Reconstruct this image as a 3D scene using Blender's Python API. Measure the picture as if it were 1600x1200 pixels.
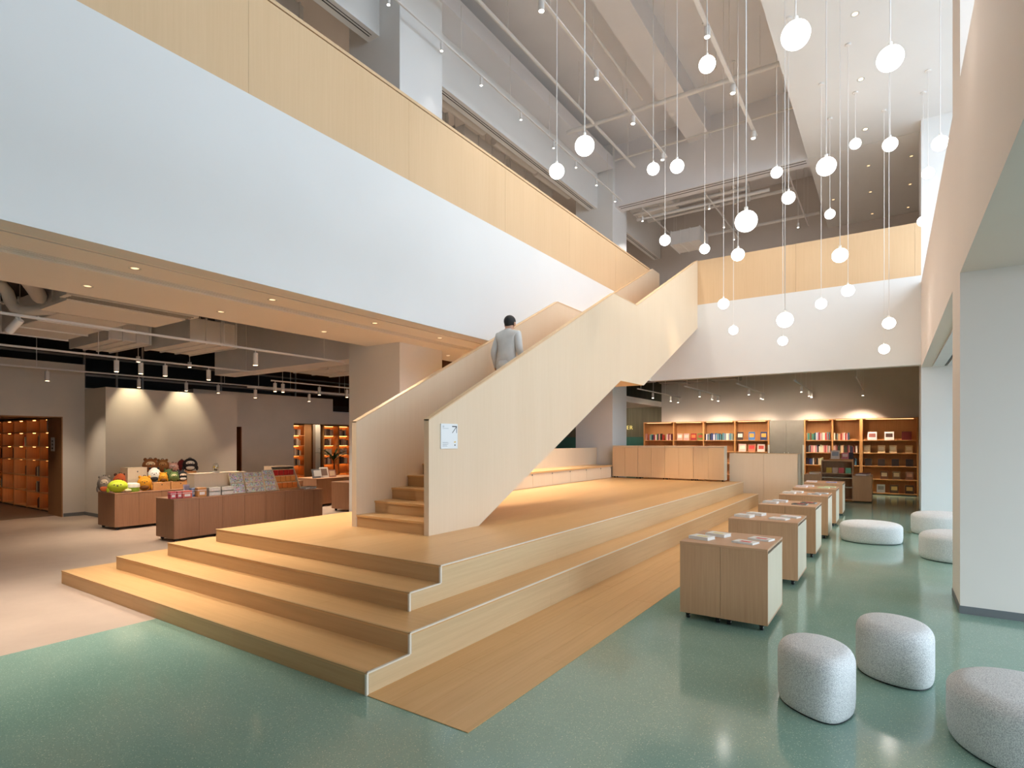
import bpy, bmesh, math, random
from mathutils import Vector, Matrix
R = math.radians
sc = bpy.context.scene
for o in list(bpy.data.objects):
    bpy.data.objects.remove(o)
C = sc.collection
random.seed(11)

# ------------------------------------------------------------------ camera
TH = math.atan2(592.0, 880.0)
cam = bpy.data.cameras.new('camera')
cam.lens = 880.0 / 1600.0 * 36.0
cam.sensor_width = 36.0
cam.shift_y = 89.0 / 1600.0
cam.clip_end = 200
camo = bpy.data.objects.new('camera', cam)
C.objects.link(camo)
camo.location = (0, 0, 1.68)
camo.rotation_euler = (R(90), 0, TH)
sc.camera = camo

# ------------------------------------------------------------------ world, daylight, exposure
sc.view_settings.view_transform = 'Standard'
sc.view_settings.look = 'None'
sc.view_settings.gamma = 1.0
sc.view_settings.use_curve_mapping = False
sc.view_settings.exposure = 0.38
cy = sc.cycles
cy.use_denoising = True
cy.max_bounces = 8
cy.diffuse_bounces = 5
cy.use_adaptive_sampling = True
cy.adaptive_threshold = 0.03
cy.glossy_bounces = 4
cy.transmission_bounces = 4
cy.transparent_max_bounces = 8
cy.sample_clamp_indirect = 4.0
cy.caustics_reflective = False
cy.caustics_refractive = False
w = bpy.data.worlds.new('world'); sc.world = w; w.use_nodes = True
bg = w.node_tree.nodes['Background']
bg.inputs[0].default_value = (0.70, 0.85, 1.0, 1)
WORLD = 4.1
bg.inputs[1].default_value = WORLD
def area(name, loc, rot, sx, sy, energy=0, col=(1, 1, 1), portal=False, spread=180):
    l = bpy.data.lights.new(name, 'AREA'); l.shape = 'RECTANGLE'; l.size = sx; l.size_y = sy
    l.energy = energy; l.color = col; l.spread = R(spread)
    if portal: l.cycles.is_portal = True
    o = bpy.data.objects.new(name, l); C.objects.link(o); o.location = loc; o.rotation_euler = rot
    return o
XW = 1.9      # glazing plane of the window bays on the right
BAYS = [(-0.6, 7.0), (7.8, 15.49)]
for (a, b) in BAYS:       # portals: they only guide the sky light through the openings
    area('window_portal', (XW + .05, (a + b) / 2, 1.65), (0, R(90), 0), 3.3, b - a, portal=True)
    area('window_portal', (XW + .05, (a + b) / 2, 7.03), (0, R(90), 0), 3.6, b - a, portal=True)

# ------------------------------------------------------------------ helpers
def lin(c):
    return tuple((v / 255 / 12.92) if v / 255 <= .04045 else ((v / 255 + .055) / 1.055) ** 2.4 for v in c)
def rgb(*c): return lin(c) + (1,)
MATS = {}
def nodes(m):
    m.use_nodes = True
    nt = m.node_tree
    return nt, nt.nodes, nt.links, nt.nodes['Principled BSDF']
def paint(name, c, rough=.6, var=.04, scale=3.0, bump=0.0, metal=0.0, spec=.4, bscale=200):
    """plain surface with a faint procedural mottling"""
    if name in MATS: return MATS[name]
    m = bpy.data.materials.new(name); nt, N, L, b = nodes(m)
    g = N.new('ShaderNodeNewGeometry'); n = N.new('ShaderNodeTexNoise'); n.inputs['Scale'].default_value = scale
    n.inputs['Detail'].default_value = 3
    L.new(g.outputs['Position'], n.inputs['Vector'])
    r = N.new('ShaderNodeValToRGB'); c = lin(c)
    r.color_ramp.elements[0].position = .3; r.color_ramp.elements[1].position = .7
    r.color_ramp.elements[0].color = tuple(v * (1 - var) for v in c) + (1,)
    r.color_ramp.elements[1].color = tuple(min(1, v * (1 + var)) for v in c) + (1,)
    L.new(n.outputs['Fac'], r.inputs['Fac']); L.new(r.outputs['Color'], b.inputs['Base Color'])
    b.inputs['Roughness'].default_value = rough; b.inputs['Metallic'].default_value = metal
    b.inputs['Specular IOR Level'].default_value = spec
    if bump:
        n2 = N.new('ShaderNodeTexNoise'); n2.inputs['Scale'].default_value = bscale
        L.new(g.outputs['Position'], n2.inputs['Vector'])
        bp = N.new('ShaderNodeBump'); bp.inputs['Strength'].default_value = bump; bp.inputs['Distance'].default_value = .004
        L.new(n2.outputs['Fac'], bp.inputs['Height']); L.new(bp.outputs['Normal'], b.inputs['Normal'])
    MATS[name] = m
    return m
def wood(name, light, dark, axis='z', rough=.45, fine=60., spec=.4, big=2.2):
    """straight-grained timber or veneer; axis is the grain direction"""
    if name in MATS: return MATS[name]
    m = bpy.data.materials.new(name); nt, N, L, b = nodes(m)
    g = N.new('ShaderNodeNewGeometry'); mp = N.new('ShaderNodeMapping')
    s = {'x': (.03, 1, 1), 'y': (1, .03, 1), 'z': (1, 1, .03)}[axis]
    mp.inputs['Scale'].default_value = s
    L.new(g.outputs['Position'], mp.inputs['Vector'])
    n = N.new('ShaderNodeTexNoise'); n.inputs['Scale'].default_value = fine; n.inputs['Detail'].default_value = 6
    n.inputs['Roughness'].default_value = .6
    n2 = N.new('ShaderNodeTexNoise'); n2.inputs['Scale'].default_value = big; n2.inputs['Detail'].default_value = 2
    L.new(mp.outputs['Vector'], n.inputs['Vector']); L.new(mp.outputs['Vector'], n2.inputs['Vector'])
    mx = N.new('ShaderNodeMath'); mx.operation = 'MULTIPLY_ADD'; mx.inputs[1].default_value = .6
    ml = N.new('ShaderNodeMath'); ml.operation = 'MULTIPLY'; ml.inputs[1].default_value = .4
    L.new(n2.outputs['Fac'], ml.inputs[0]); L.new(n.outputs['Fac'], mx.inputs[0]); L.new(ml.outputs[0], mx.inputs[2])
    r = N.new('ShaderNodeValToRGB')
    r.color_ramp.elements[0].position = .34; r.color_ramp.elements[1].position = .62
    r.color_ramp.elements[0].color = lin(dark) + (1,); r.color_ramp.elements[1].color = lin(light) + (1,)
    L.new(mx.outputs[0], r.inputs['Fac']); L.new(r.outputs['Color'], b.inputs['Base Color'])
    b.inputs['Roughness'].default_value = rough; b.inputs['Specular IOR Level'].default_value = spec
    MATS[name] = m
    return m
def glow(name, c, s):
    if name in MATS: return MATS[name]
    m = bpy.data.materials.new(name); nt, N, L, b = nodes(m)
    b.inputs['Base Color'].default_value = (.8, .8, .8, 1)
    b.inputs['Emission Color'].default_value = lin(c) + (1,); b.inputs['Emission Strength'].default_value = s
    MATS[name] = m
    return m

M = {}
M['white'] = paint('white plaster', (233, 232, 230), .7, .012, 1.2)
M['ceil'] = paint('white sprayed ceiling', (233, 231, 233), .75, .03, .8)
M['service'] = paint('white painted services', (234, 230, 226), .5, .02)
M['cream'] = paint('cream textured plaster', (214, 204, 190), .8, .04, 1.5, .15, bscale=60)
M['spandrel'] = paint('warm white paint', (236, 224, 214), .7, .012, 1.0)
M['soffit'] = paint('soffit board', (244, 238, 232), .65, .015, 1.0)
M['grey'] = paint('warm grey wall paint', (214, 206, 199), .75, .02, 1.0)
M['upfloor'] = paint('pale upper floor', (206, 192, 176), .5, .03)
M['dark'] = paint('dark void paint', (84, 81, 79), .9, .1, 2)
M['skirt'] = paint('grey skirting', (110, 112, 113), .5, .03)
M['maple'] = wood('pale maple veneer', (232, 210, 182), (228, 205, 175), 'z', .5, 40, .3)
M['maple_y'] = wood('pale maple veneer lengthwise', (232, 210, 182), (228, 205, 175), 'y', .5, 40, .3)
M['band'] = wood('honey maple panel', (226, 193, 153), (221, 187, 146), 'z', .5, 40, .3)
M['deck'] = wood('oak plank floor', (222, 176, 120), (210, 162, 105), 'x', .34, 30, .5)
M['deck_y'] = wood('oak plank floor lengthwise', (222, 176, 120), (210, 162, 105), 'y', .34, 30, .5)
M['riser'] = wood('oak riser veneer', (206, 166, 118), (194, 152, 104), 'x', .45, 30, .4)  # shade on the front risers painted in as a darker tone
M['riser_y_lit'] = wood('oak riser veneer lit lengthwise', (222, 194, 152), (208, 178, 136), 'y', .42, 30, .4)  # light on the right-hand risers painted in as a paler tone
M['oak'] = wood('brown oak cabinet veneer', (204, 160, 122), (190, 145, 108), 'z', .5, 70, .35)
M['oak_top'] = wood('brown oak cabinet top', (206, 162, 125), (193, 147, 111), 'x', .45, 70, .35)
M['oak_dim'] = wood('oak counter veneer dimmed', (160, 120, 92), (143, 104, 79), 'z', .5, 70, .35)  # dimness of the sales area painted into a darker oak
M['oak_dimtop'] = wood('oak counter top dimmed', (172, 130, 100), (156, 115, 87), 'y', .45, 70, .35)  # same dimness painted into the counter tops
M['oak_pale'] = wood('pale birch side panel', (222, 208, 184), (212, 196, 170), 'z', .5, 60, .3)
M['case'] = wood('honey oak bookcase', (206, 150, 96), (188, 132, 80), 'z', .5, 50, .35)
M['case_x'] = wood('honey oak shelf board', (212, 158, 104), (196, 140, 88), 'x', .5, 50, .35)
M['metal'] = paint('pale aluminium', (214, 214, 210), .35, .02, 5, metal=.4)
M['steel'] = paint('brushed grey steel', (150, 146, 140), .4, .05, 4, metal=.6)
M['black'] = paint('black rubber', (28, 28, 30), .5, .05)
M['slot'] = paint('dark slot', (60, 62, 64), .6, .05)
M['trim'] = paint('pale edge trim', (236, 226, 208), .35, .01)
M['globe'] = glow('opal glass globe lit', (255, 246, 238), 8)
M['lamp'] = glow('warm lamp lens', (255, 214, 160), 9.0)
M['lampw'] = glow('bright lamp lens', (255, 236, 214), 14.0)
M['lampdim'] = glow('dim recessed lamp', (255, 206, 150), 1.4)
M['led'] = glow('amber shelf strip light', (255, 176, 92), 9.0)
M['led2'] = glow('dim shelf strip light', (255, 196, 130), 2.0)

def terrazzo():
    m = bpy.data.materials.new('green terrazzo'); nt, N, L, b = nodes(m)
    g = N.new('ShaderNodeNewGeometry')
    n = N.new('ShaderNodeTexNoise'); n.inputs['Scale'].default_value = .9; n.inputs['Detail'].default_value = 5
    L.new(g.outputs['Position'], n.inputs['Vector'])
    r = N.new('ShaderNodeValToRGB')
    r.color_ramp.elements[0].position = .3; r.color_ramp.elements[1].position = .72
    r.color_ramp.elements[0].color = rgb(130, 163, 148); r.color_ramp.elements[1].color = rgb(144, 175, 160)
    L.new(n.outputs['Fac'], r.inputs['Fac'])
    cur = r.outputs['Color']
    for sca, thr, col in ((70, .2, (180, 204, 184)), (95, .18, (104, 136, 120)), (38, .1, (218, 226, 204))):
        v = N.new('ShaderNodeTexVoronoi'); v.inputs['Scale'].default_value = sca
        L.new(g.outputs['Position'], v.inputs['Vector'])
        lt = N.new('ShaderNodeMath'); lt.operation = 'LESS_THAN'; lt.inputs[1].default_value = thr
        L.new(v.outputs['Distance'], lt.inputs[0])
        mx = N.new('ShaderNodeMix'); mx.data_type = 'RGBA'; mx.inputs['B'].default_value = rgb(*col)
        L.new(lt.outputs[0], mx.inputs['Factor']); L.new(cur, mx.inputs['A']); cur = mx.outputs['Result']
    L.new(cur, b.inputs['Base Color'])
    b.inputs['Roughness'].default_value = .12
    b.inputs['Specular IOR Level'].default_value = .8
    return m
M['terrazzo'] = terrazzo()
def concrete():
    m = bpy.data.materials.new('beige micro-cement'); nt, N, L, b = nodes(m)
    g = N.new('ShaderNodeNewGeometry')
    n = N.new('ShaderNodeTexNoise'); n.inputs['Scale'].default_value = 1.1; n.inputs['Detail'].default_value = 8
    n.inputs['Roughness'].default_value = .62
    L.new(g.outputs['Position'], n.inputs['Vector'])
    r = N.new('ShaderNodeValToRGB')
    r.color_ramp.elements[0].position = .3; r.color_ramp.elements[1].position = .72
    r.color_ramp.elements[0].color = rgb(178, 157, 140); r.color_ramp.elements[1].color = rgb(196, 175, 157)
    L.new(n.outputs['Fac'], r.inputs['Fac']); L.new(r.outputs['Color'], b.inputs['Base Color'])
    b.inputs['Roughness'].default_value = .42
    return m
M['concrete'] = concrete()
def boucle(name, a, c):
    m = bpy.data.materials.new(name); nt, N, L, b = nodes(m)
    g = N.new('ShaderNodeNewGeometry')
    n = N.new('ShaderNodeTexNoise'); n.inputs['Scale'].default_value = 180; n.inputs['Detail'].default_value = 3
    L.new(g.outputs['Position'], n.inputs['Vector'])
    r = N.new('ShaderNodeValToRGB')
    r.color_ramp.elements[0].position = .38; r.color_ramp.elements[1].position = .6
    r.color_ramp.elements[0].color = rgb(*a); r.color_ramp.elements[1].color = rgb(*c)
    L.new(n.outputs['Fac'], r.inputs['Fac']); L.new(r.outputs['Color'], b.inputs['Base Color'])
    b.inputs['Roughness'].default_value = .95; b.inputs['Specular IOR Level'].default_value = .1
    bp = N.new('ShaderNodeBump'); bp.inputs['Strength'].default_value = .5; bp.inputs['Distance'].default_value = .004
    L.new(n.outputs['Fac'], bp.inputs['Height']); L.new(bp.outputs['Normal'], b.inputs['Normal'])
    return m
M['boucle'] = boucle('heathered grey wool', (196, 194, 193), (242, 240, 237))
def col(c, rough=.6):
    return paint('colour %d %d %d' % tuple(c), c, rough, .05, 30)

def wloc(p):
    v = Vector((0, 0, 0))
    while p is not None:
        v += p.location; p = p.parent
    return v
class MB:
    """collects shapes in world coordinates; build() links them as one mesh object"""
    def __init__(s): s.v = []; s.f = []
    def add(s, vs, fs):
        k = len(s.v); s.v += [tuple(p) for p in vs]; s.f += [tuple(i + k for i in f) for f in fs]; return s
    def box(s, x0, x1, y0, y1, z0, z1, bev=0):
        if x0 > x1: x0, x1 = x1, x0
        if y0 > y1: y0, y1 = y1, y0
        if z0 > z1: z0, z1 = z1, z0
        if not bev:
            return s.add([(x0, y0, z0), (x1, y0, z0), (x1, y1, z0), (x0, y1, z0), (x0, y0, z1), (x1, y0, z1), (x1, y1, z1), (x0, y1, z1)],
                         [(0, 3, 2, 1), (4, 5, 6, 7), (0, 1, 5, 4), (1, 2, 6, 5), (2, 3, 7, 6), (3, 0, 4, 7)])
        bm = bmesh.new(); bmesh.ops.create_cube(bm, size=1)
        for q in bm.verts:
            q.co = Vector(((x0 + x1) / 2 + q.co.x * (x1 - x0), (y0 + y1) / 2 + q.co.y * (y1 - y0), (z0 + z1) / 2 + q.co.z * (z1 - z0)))
        bev = min(bev, (x1 - x0) * .45, (y1 - y0) * .45, (z1 - z0) * .45)
        bmesh.ops.bevel(bm, geom=list(bm.edges), offset=bev, segments=1 if bev < .012 else 3, affect='EDGES', profile=.5)
        bm.verts.index_update()
        s.add([q.co for q in bm.verts], [[q.index for q in f.verts] for f in bm.faces]); bm.free()
        return s
    def prism(s, poly, axis, a, b):
        """poly of 2-D points extruded along axis from a to b (axis x: points are (y,z); y: (x,z); z: (x,y))"""
        def P(p, t): return {'x': (t, p[0], p[1]), 'y': (p[0], t, p[1]), 'z': (p[0], p[1], t)}[axis]
        n = len(poly); vs = [P(p, a) for p in poly] + [P(p, b) for p in poly]
        fs = [tuple(range(n))[::-1], tuple(range(n, 2 * n))] + [(i, (i + 1) % n, n + (i + 1) % n, n + i) for i in range(n)]
        return s.add(vs, fs)
    def rod(s, p, q, r, n=10, r2=None):
        p, q = Vector(p), Vector(q); d = (q - p).normalized(); r2 = r if r2 is None else r2
        u = d.cross(Vector((0, 0, 1)) if abs(d.z) < .9 else Vector((1, 0, 0))).normalized(); t = d.cross(u)
        vs = []
        for c, rr in ((p, r), (q, r2)):
            vs += [c + (u * math.cos(2 * math.pi * i / n) + t * math.sin(2 * math.pi * i / n)) * rr for i in range(n)]
        return s.add(vs, [tuple(range(n))[::-1], tuple(range(n, 2 * n))] + [(i, (i + 1) % n, n + (i + 1) % n, n + i) for i in range(n)])
    def tube(s, pts, r, n=10):
        pts = [Vector(p) for p in pts]; vs = []; m = len(pts); prev = None
        for k, p in enumerate(pts):
            d = (pts[min(k + 1, m - 1)] - pts[max(k - 1, 0)]).normalized()
            if prev is None: u = d.cross(Vector((0, 0, 1)) if abs(d.z) < .9 else Vector((1, 0, 0))).normalized()
            else: u = (prev - d * prev.dot(d)).normalized()
            prev = u; t = d.cross(u)
            rr = r[k] if isinstance(r, (list, tuple)) else r
            vs += [p + (u * math.cos(2 * math.pi * i / n) + t * math.sin(2 * math.pi * i / n)) * rr for i in range(n)]
        fs = [tuple(range(n))[::-1], tuple(range((m - 1) * n, m * n))]
        for k in range(m - 1):
            fs += [(k * n + i, k * n + (i + 1) % n, (k + 1) * n + (i + 1) % n, (k + 1) * n + i) for i in range(n)]
        return s.add(vs, fs)
    def lathe(s, prof, cx, cy_, n=24, sx=1, sy=1):
        vs = []; m = len(prof)
        for (r, z) in prof:
            vs += [(cx + r * sx * math.cos(2 * math.pi * i / n), cy_ + r * sy * math.sin(2 * math.pi * i / n), z) for i in range(n)]
        fs = [tuple(range(n))[::-1], tuple(range((m - 1) * n, m * n))]
        for k in range(m - 1):
            fs += [(k * n + i, k * n + (i + 1) % n, (k + 1) * n + (i + 1) % n, (k + 1) * n + i) for i in range(n)]
        return s.add(vs, fs)
    def ball(s, c, r, nu=20, nv=12):
        rx, ry, rz = r if isinstance(r, (list, tuple)) else (r, r, r)
        prof = [(math.sin(math.pi * k / nv), -math.cos(math.pi * k / nv)) for k in range(1, nv)]
        vs = [(c[0], c[1], c[2] - rz)]; 
        for (q, z) in prof: vs += [(c[0] + rx * q * math.cos(2 * math.pi * i / nu), c[1] + ry * q * math.sin(2 * math.pi * i / nu), c[2] + rz * z) for i in range(nu)]
        vs.append((c[0], c[1], c[2] + rz)); m = len(prof); fs = []
        fs += [(0, 1 + (i + 1) % nu, 1 + i) for i in range(nu)]
        for k in range(m - 1):
            fs += [(1 + k * nu + i, 1 + k * nu + (i + 1) % nu, 1 + (k + 1) * nu + (i + 1) % nu, 1 + (k + 1) * nu + i) for i in range(nu)]
        e = len(vs) - 1; fs += [(1 + (m - 1) * nu + i, 1 + (m - 1) * nu + (i + 1) % nu, e) for i in range(nu)]
        return s.add(vs, fs)
    def rot(s, ang, piv, axis='Z', start=0):
        mt = Matrix.Translation(Vector(piv)) @ Matrix.Rotation(ang, 4, axis) @ Matrix.Translation(-Vector(piv))
        s.v = s.v[:start] + [tuple(mt @ Vector(p)) for p in s.v[start:]]
        return s
    def build(s, name, mat, parent=None, smooth=False):
        xs, ys, zs = zip(*s.v); c = Vector(((min(xs) + max(xs)) / 2, (min(ys) + max(ys)) / 2, min(zs)))
        me = bpy.data.meshes.new(name)
        me.from_pydata([tuple(Vector(p) - c) for p in s.v], [], s.f); me.update()
        bm = bmesh.new(); bm.from_mesh(me); bmesh.ops.recalc_face_normals(bm, faces=bm.faces); bm.to_mesh(me); bm.free()
        if smooth:
            for p in me.polygons: p.use_smooth = True
            if smooth != 'all': me.set_sharp_from_angle(angle=R(40))
        me.materials.append(mat)
        o = bpy.data.objects.new(name, me); C.objects.link(o)
        if parent is not None:
            o.parent = parent; o.location = c - wloc(parent)
        else: o.location = c
        return o
def bx(name, x0, x1, y0, y1, z0, z1, mat, parent=None, bev=0):
    return MB().box(x0, x1, y0, y1, z0, z1, bev).build(name, mat, parent)
def tag(o, label, cat, group=None):
    o['label'] = label; o['category'] = cat
    if group: o['group'] = group
    return o
def thing(name, loc, label, cat, group=None):
    o = bpy.data.objects.new(name, None); C.objects.link(o); o.location = loc; o.empty_display_size = .1
    return tag(o, label, cat, group)
def struct(o):
    o['kind'] = 'structure'; return o
def stuff(o):
    o['kind'] = 'stuff'; return o
def sbox(name, *a, **k): return struct(bx(name, *a, **k))
def dup(root, loc, label=None, group=None):
    r = root.copy(); C.objects.link(r); r.location = loc
    if label: r['label'] = label
    if group: r['group'] = group
    for ch in root.children:
        c = ch.copy(); C.objects.link(c); c.parent = r
        for g in ch.children:
            d = g.copy(); C.objects.link(d); d.parent = c
    return r
ORD = 'first second third fourth fifth sixth seventh eighth ninth tenth eleventh twelfth thirteenth fourteenth fifteenth sixteenth seventeenth eighteenth nineteenth twentieth'.split()
ORD += ['twenty-' + q for q in ORD[:9]] + ['thirtieth'] + ['thirty-' + q for q in ORD[:9]]
def spot(name, loc, target, energy, size=50, blend=.6, c=(1, .78, .55), rad=.05, parent=None):
    l = bpy.data.lights.new(name, 'SPOT'); l.energy = energy; l.spot_size = R(size); l.spot_blend = blend; l.color = c
    l.shadow_soft_size = rad
    o = bpy.data.objects.new(name, l); C.objects.link(o)
    d = Vector(target) - Vector(loc); o.rotation_euler = d.to_track_quat('-Z', 'Y').to_euler()
    o.location = Vector(loc) - (wloc(parent) if parent else Vector())
    if parent: o.parent = parent
    return o
# photograph geometry, used to set things out on known planes (floor, shelf fronts, track heights)
CT, ST = math.cos(TH), math.sin(TH)
def ray(px, py):
    a = (px - 800) / 880; return Vector((-ST + a * CT, CT + a * ST, (689 - py) / 880))
def onz(px, py, z): d = ray(px, py); return Vector((0, 0, 1.68)) + d * ((z - 1.68) / d.z)
def onx(px, py, x): d = ray(px, py); return Vector((0, 0, 1.68)) + d * (x / d.x)
def ony(px, py, y): d = ray(px, py); return Vector((0, 0, 1.68)) + d * (y / d.y)

# =================================================================== SETTING
XR = .56                     # inner face of the columns and spandrel on the right
YB = 15.49                   # front of the back mezzanine
XM = -5.66                   # front of the left mezzanine
Z1, ZW, ZT = 3.38, 5.37, 6.56   # fascia bottom, white/wood joint, balustrade top
ZS, ZC = 8.83, 10.7          # lower and upper ceiling of the hall
YF, YE, XL = -9.0, 21.6, -21.0
# floors
struct(MB().box(-5.767, 3.0, YF, YE, -.1, 0).build('floor', M['terrazzo']))
struct(MB().box(XL, -5.767, YF, YE, -.1, 0).build('floor_left', M['concrete']))
st = thing('floor_strip', (-2.44, 2.544, 0), 'flat oak floor strip beside the platform steps', 'floor')
del st['category'], st['label']; st['kind'] = 'structure'
ws = (2.868 - 2.015) / 4
for i in range(4):
    y = 2.544; k = 0
    first = [1.55, .7, 2.1, 1.2][i]
    while y < 15.9:
        e = min(15.95, y + (first if k == 0 else 1.9))
        bx('plank', -2.868 + i * ws, -2.868 + (i + 1) * ws - .0015, y, e - .0015, 0.0005, .005, M['deck_y'], st)
        y = e; k += 1
# upper floor slabs
sbox('floor_upper_left', XL, XM - .25, YF, YE, 4.97, 5.38, M['upfloor'])
sbox('ceiling_sales', XL, XM - .25, YF, YE, 4.95, 4.968, M['dark'])
sbox('floor_upper_back', -4.35, 3.0, YB + .25, YE, 4.95, 5.38, M['upfloor'])
# left mezzanine: white fascia, honey maple balustrade in sheets, cap
sbox('wall_left_fascia', XM - .25, XM, YF, YB + .4, Z1, ZW, M['white'])
bal = thing('balustrade_left', (XM, 6, ZW), '', ''); del bal['label'], bal['category']; bal['kind'] = 'structure'
y = -8.6
while y < 15.38:
    e = min(y + 2.4, 15.38)
    bx('panel', XM - .06, XM, y + .0015, e - .0015, ZW, ZT - .06, M['band'], bal)
    y = e
bx('panel_core', XM - .2, XM - .062, YF, 15.38, ZW, ZT - .045, M['band'], bal)
bx('cap', XM - .22, XM + .004, YF, 15.38, ZT - .045, ZT, M['band'], bal, .004)
# back mezzanine
struct(MB().prism([(XM - .25, Z1), (XR, Z1), (XR, ZW), (-4.352, ZW), (-4.352, 4.72), (XM - .25, 4.72)], 'y', YB, YB + .25).build('wall_back_fascia', M['white']))
bal2 = thing('balustrade_back', (-2, YB, ZW), '', ''); del bal2['label'], bal2['category']; bal2['kind'] = 'structure'
x = -4.352
while x < XR - .01:
    e = min(x + 2.4, XR)
    bx('panel', x + .0015, e - .0015, YB, YB + .06, ZW, ZT, M['band'], bal2); x = e
bx('panel_core', -4.352, XR, YB + .062, YB + .2, ZW, ZT - .004, M['band'], bal2)
# soffit under the left mezzanine with its two long slots
SOF = -7.78
sf = struct(MB().box(SOF, -6.62, YF, 14.9, Z1, Z1 + .12).box(-6.40, -5.975, YF, 14.9, Z1, Z1 + .12).box(-5.945, XM - .25, YF, 14.9, Z1, Z1 + .12).build('ceiling_soffit', M['soffit']))
sbox('trim_1', -5.975, -5.945, YF, 14.9, Z1 + .03, Z1 + .06, M['slot'])
sbox('trim_2', -6.62, -6.40, YF, 14.9, Z1 + .015, Z1 + .05, M['service'])
for k, xx in enumerate((-6.58, -6.51, -6.44)):
    sbox('trim_%d' % (3 + k), xx - .006, xx + .006, YF, 14.9, Z1 + .004, Z1 + .05, M['service'])
sbox('wall_soffit_edge', SOF - .04, SOF, YF, 14.9, Z1, 4.95, M['soffit'])
# columns
def column(name, x0, x1, y0, y1, z1, mat, skirt=True):
    o = sbox(name, x0, x1, y0, y1, 0, z1, mat)
    if skirt: bx('skirting', x0 - .006, x1 + .006, y0 - .006, y1 + .006, 0.0, .075, M['skirt'], o)
    return o
cf = column('wall_column_front', -8.3, -7.0, 6.95, 8.05, ZC, M['white'], False)
for py in (663, 673, 683, 693, 703, 713, 724, 734):
    q = ony(551.5, py, 6.95); MB().rod((q.x, 6.951, q.z), (q.x, 6.947, q.z), .012, 8).build('perforation', M['slot'], cf)
column('wall_column_back', -8.25, -7.0, 15.87, 16.95, ZC, M['white'], False)
for k, (a, b) in enumerate(((-1.4, -.6), (7.0, 7.8), (YB, 16.6))):
    column('wall_column_right_%d' % k, XR, XW + .3, a, b, ZC, M['spandrel'] if k < 2 else M['white'])
# spandrel beam along the window bays, bay soffits, glazing frames
for k, (a, b) in enumerate(BAYS + [(YF, -1.4)]):
    sbox('wall_right_spandrel_%d' % k, XR, XW + .3, a, b, 3.32 if k < 2 else 0, 5.23 if k < 2 else ZS, M['spandrel'])
# outside: paving and an unseen slab added to dim the lower windows
sbox('floor_outside', 3.0, 30, -25, 40, -.25, -.1, paint('grey paving', (120, 120, 118), .8, .05))
sbox('added_sky_shade', XW + .3, 5.2, -2, 20, 3.5, 3.7, M['metal'])  # added only to hold back sky light from the lower bays
for k, (a, b) in enumerate(BAYS):
    for zz0, zz1 in ((0, 3.32), (5.23, ZS)):
        f = MB()
        f.box(XW, XW + .06, a, b, zz0, zz0 + .06).box(XW, XW + .06, a, b, zz1 - .06, zz1)
        n = 5
        for i in range(n + 1):
            yy = a + (b - a) * i / n; f.box(XW, XW + .06, yy - .03, yy + .03, zz0, zz1)
        struct(f.build('window_%d' % (k * 2 + (1 if zz0 == 0 else 2)), M['metal']))
# linear air diffuser under the far bay head
for k, (a, b) in enumerate(((.75, .95), (1.0, 1.2), (1.25, 1.45))):
    sbox('trim_1%d' % k, a, b, 8.0, 15.3, 3.29, 3.32, M['metal'])
    sbox('trim_2%d' % k, b + .005, b + .035, 8.0, 15.3, 3.305, 3.322, M['slot'])
# right wall behind the back rooms, outer shell
sbox('wall_right_back', XR + .35, XR + .6, 16.6, YE, 0, ZC, M['grey'])
sbox('wall_front', XL, 3.0, YF - .2, YF, 0, ZC, M['white'])
sbox('wall_front_left', XL, XM - .3, -3.2, -3.0, 0, 4.95, M['cream'])
sbox('wall_left', XL - .2, XL, YF, YE, 0, 4.95, M['dark'])
sbox('wall_left_upper', XL - .2, XL, YF, YE, 4.97, ZC, M['grey'])
# high ceiling and beams
sbox('ceiling', -7.5, 3.0, YF, YE, ZC, ZC + .2, M['ceil'])
sbox('ceiling_left', XL, -7.5, YF, YE, ZC, ZC + .2, M['grey'])
XSF = -1.75
sbox('ceiling_right', XSF, 3.0, YF, 16.03, ZS, ZC, M['white'])
sbox('ceiling_right_back', XSF, 3.0, 16.05, YE, ZS, ZC, M['white'])
sbox('trim_30', XSF, XR, 16.03, 16.05, ZS + .03, ZC, M['slot'])
sbox('wall_beam_back', -7.0, XSF, 16.03, 16.5, ZS, ZC, M['ceil'])
for k, yy in enumerate((16.1, 16.24)):
    sbox('trim_4%d' % k, -6.9, XSF - .05, yy, yy + .03, ZS - .004, ZS + .01, M['slot'])
for k, (a, b) in enumerate(((YF, 6.95), (8.05, 15.87), (16.95, YE))):
    sbox('wall_beam_left_%d' % k, -7.78, -7.5, a, b, ZS, ZC, M['white'])
    sbox('trim_5%d' % k, -7.66, -7.64, a + .1, b - .1, ZS - .004, ZS + .01, M['slot'])
    sbox('trim_6%d' % k, -7.60, -7.585, a + .1, b - .1, ZS - .004, ZS + .01, M['slot'])
sbox('wall_beam_middle', -4.75, -4.15, YF, 16.03, 10.12, ZC, M['ceil'])
# step in the ceiling along the left beam (boxed duct) 
sbox('wall_bulkhead_left', -7.5, -6.95, YF, 15.8, 9.9, 10.25, M['ceil'])
# upper back room
sbox('wall_back_upper', XL, 3.0, YE, YE + .2, 5.38, ZC, M['grey'])
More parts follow.
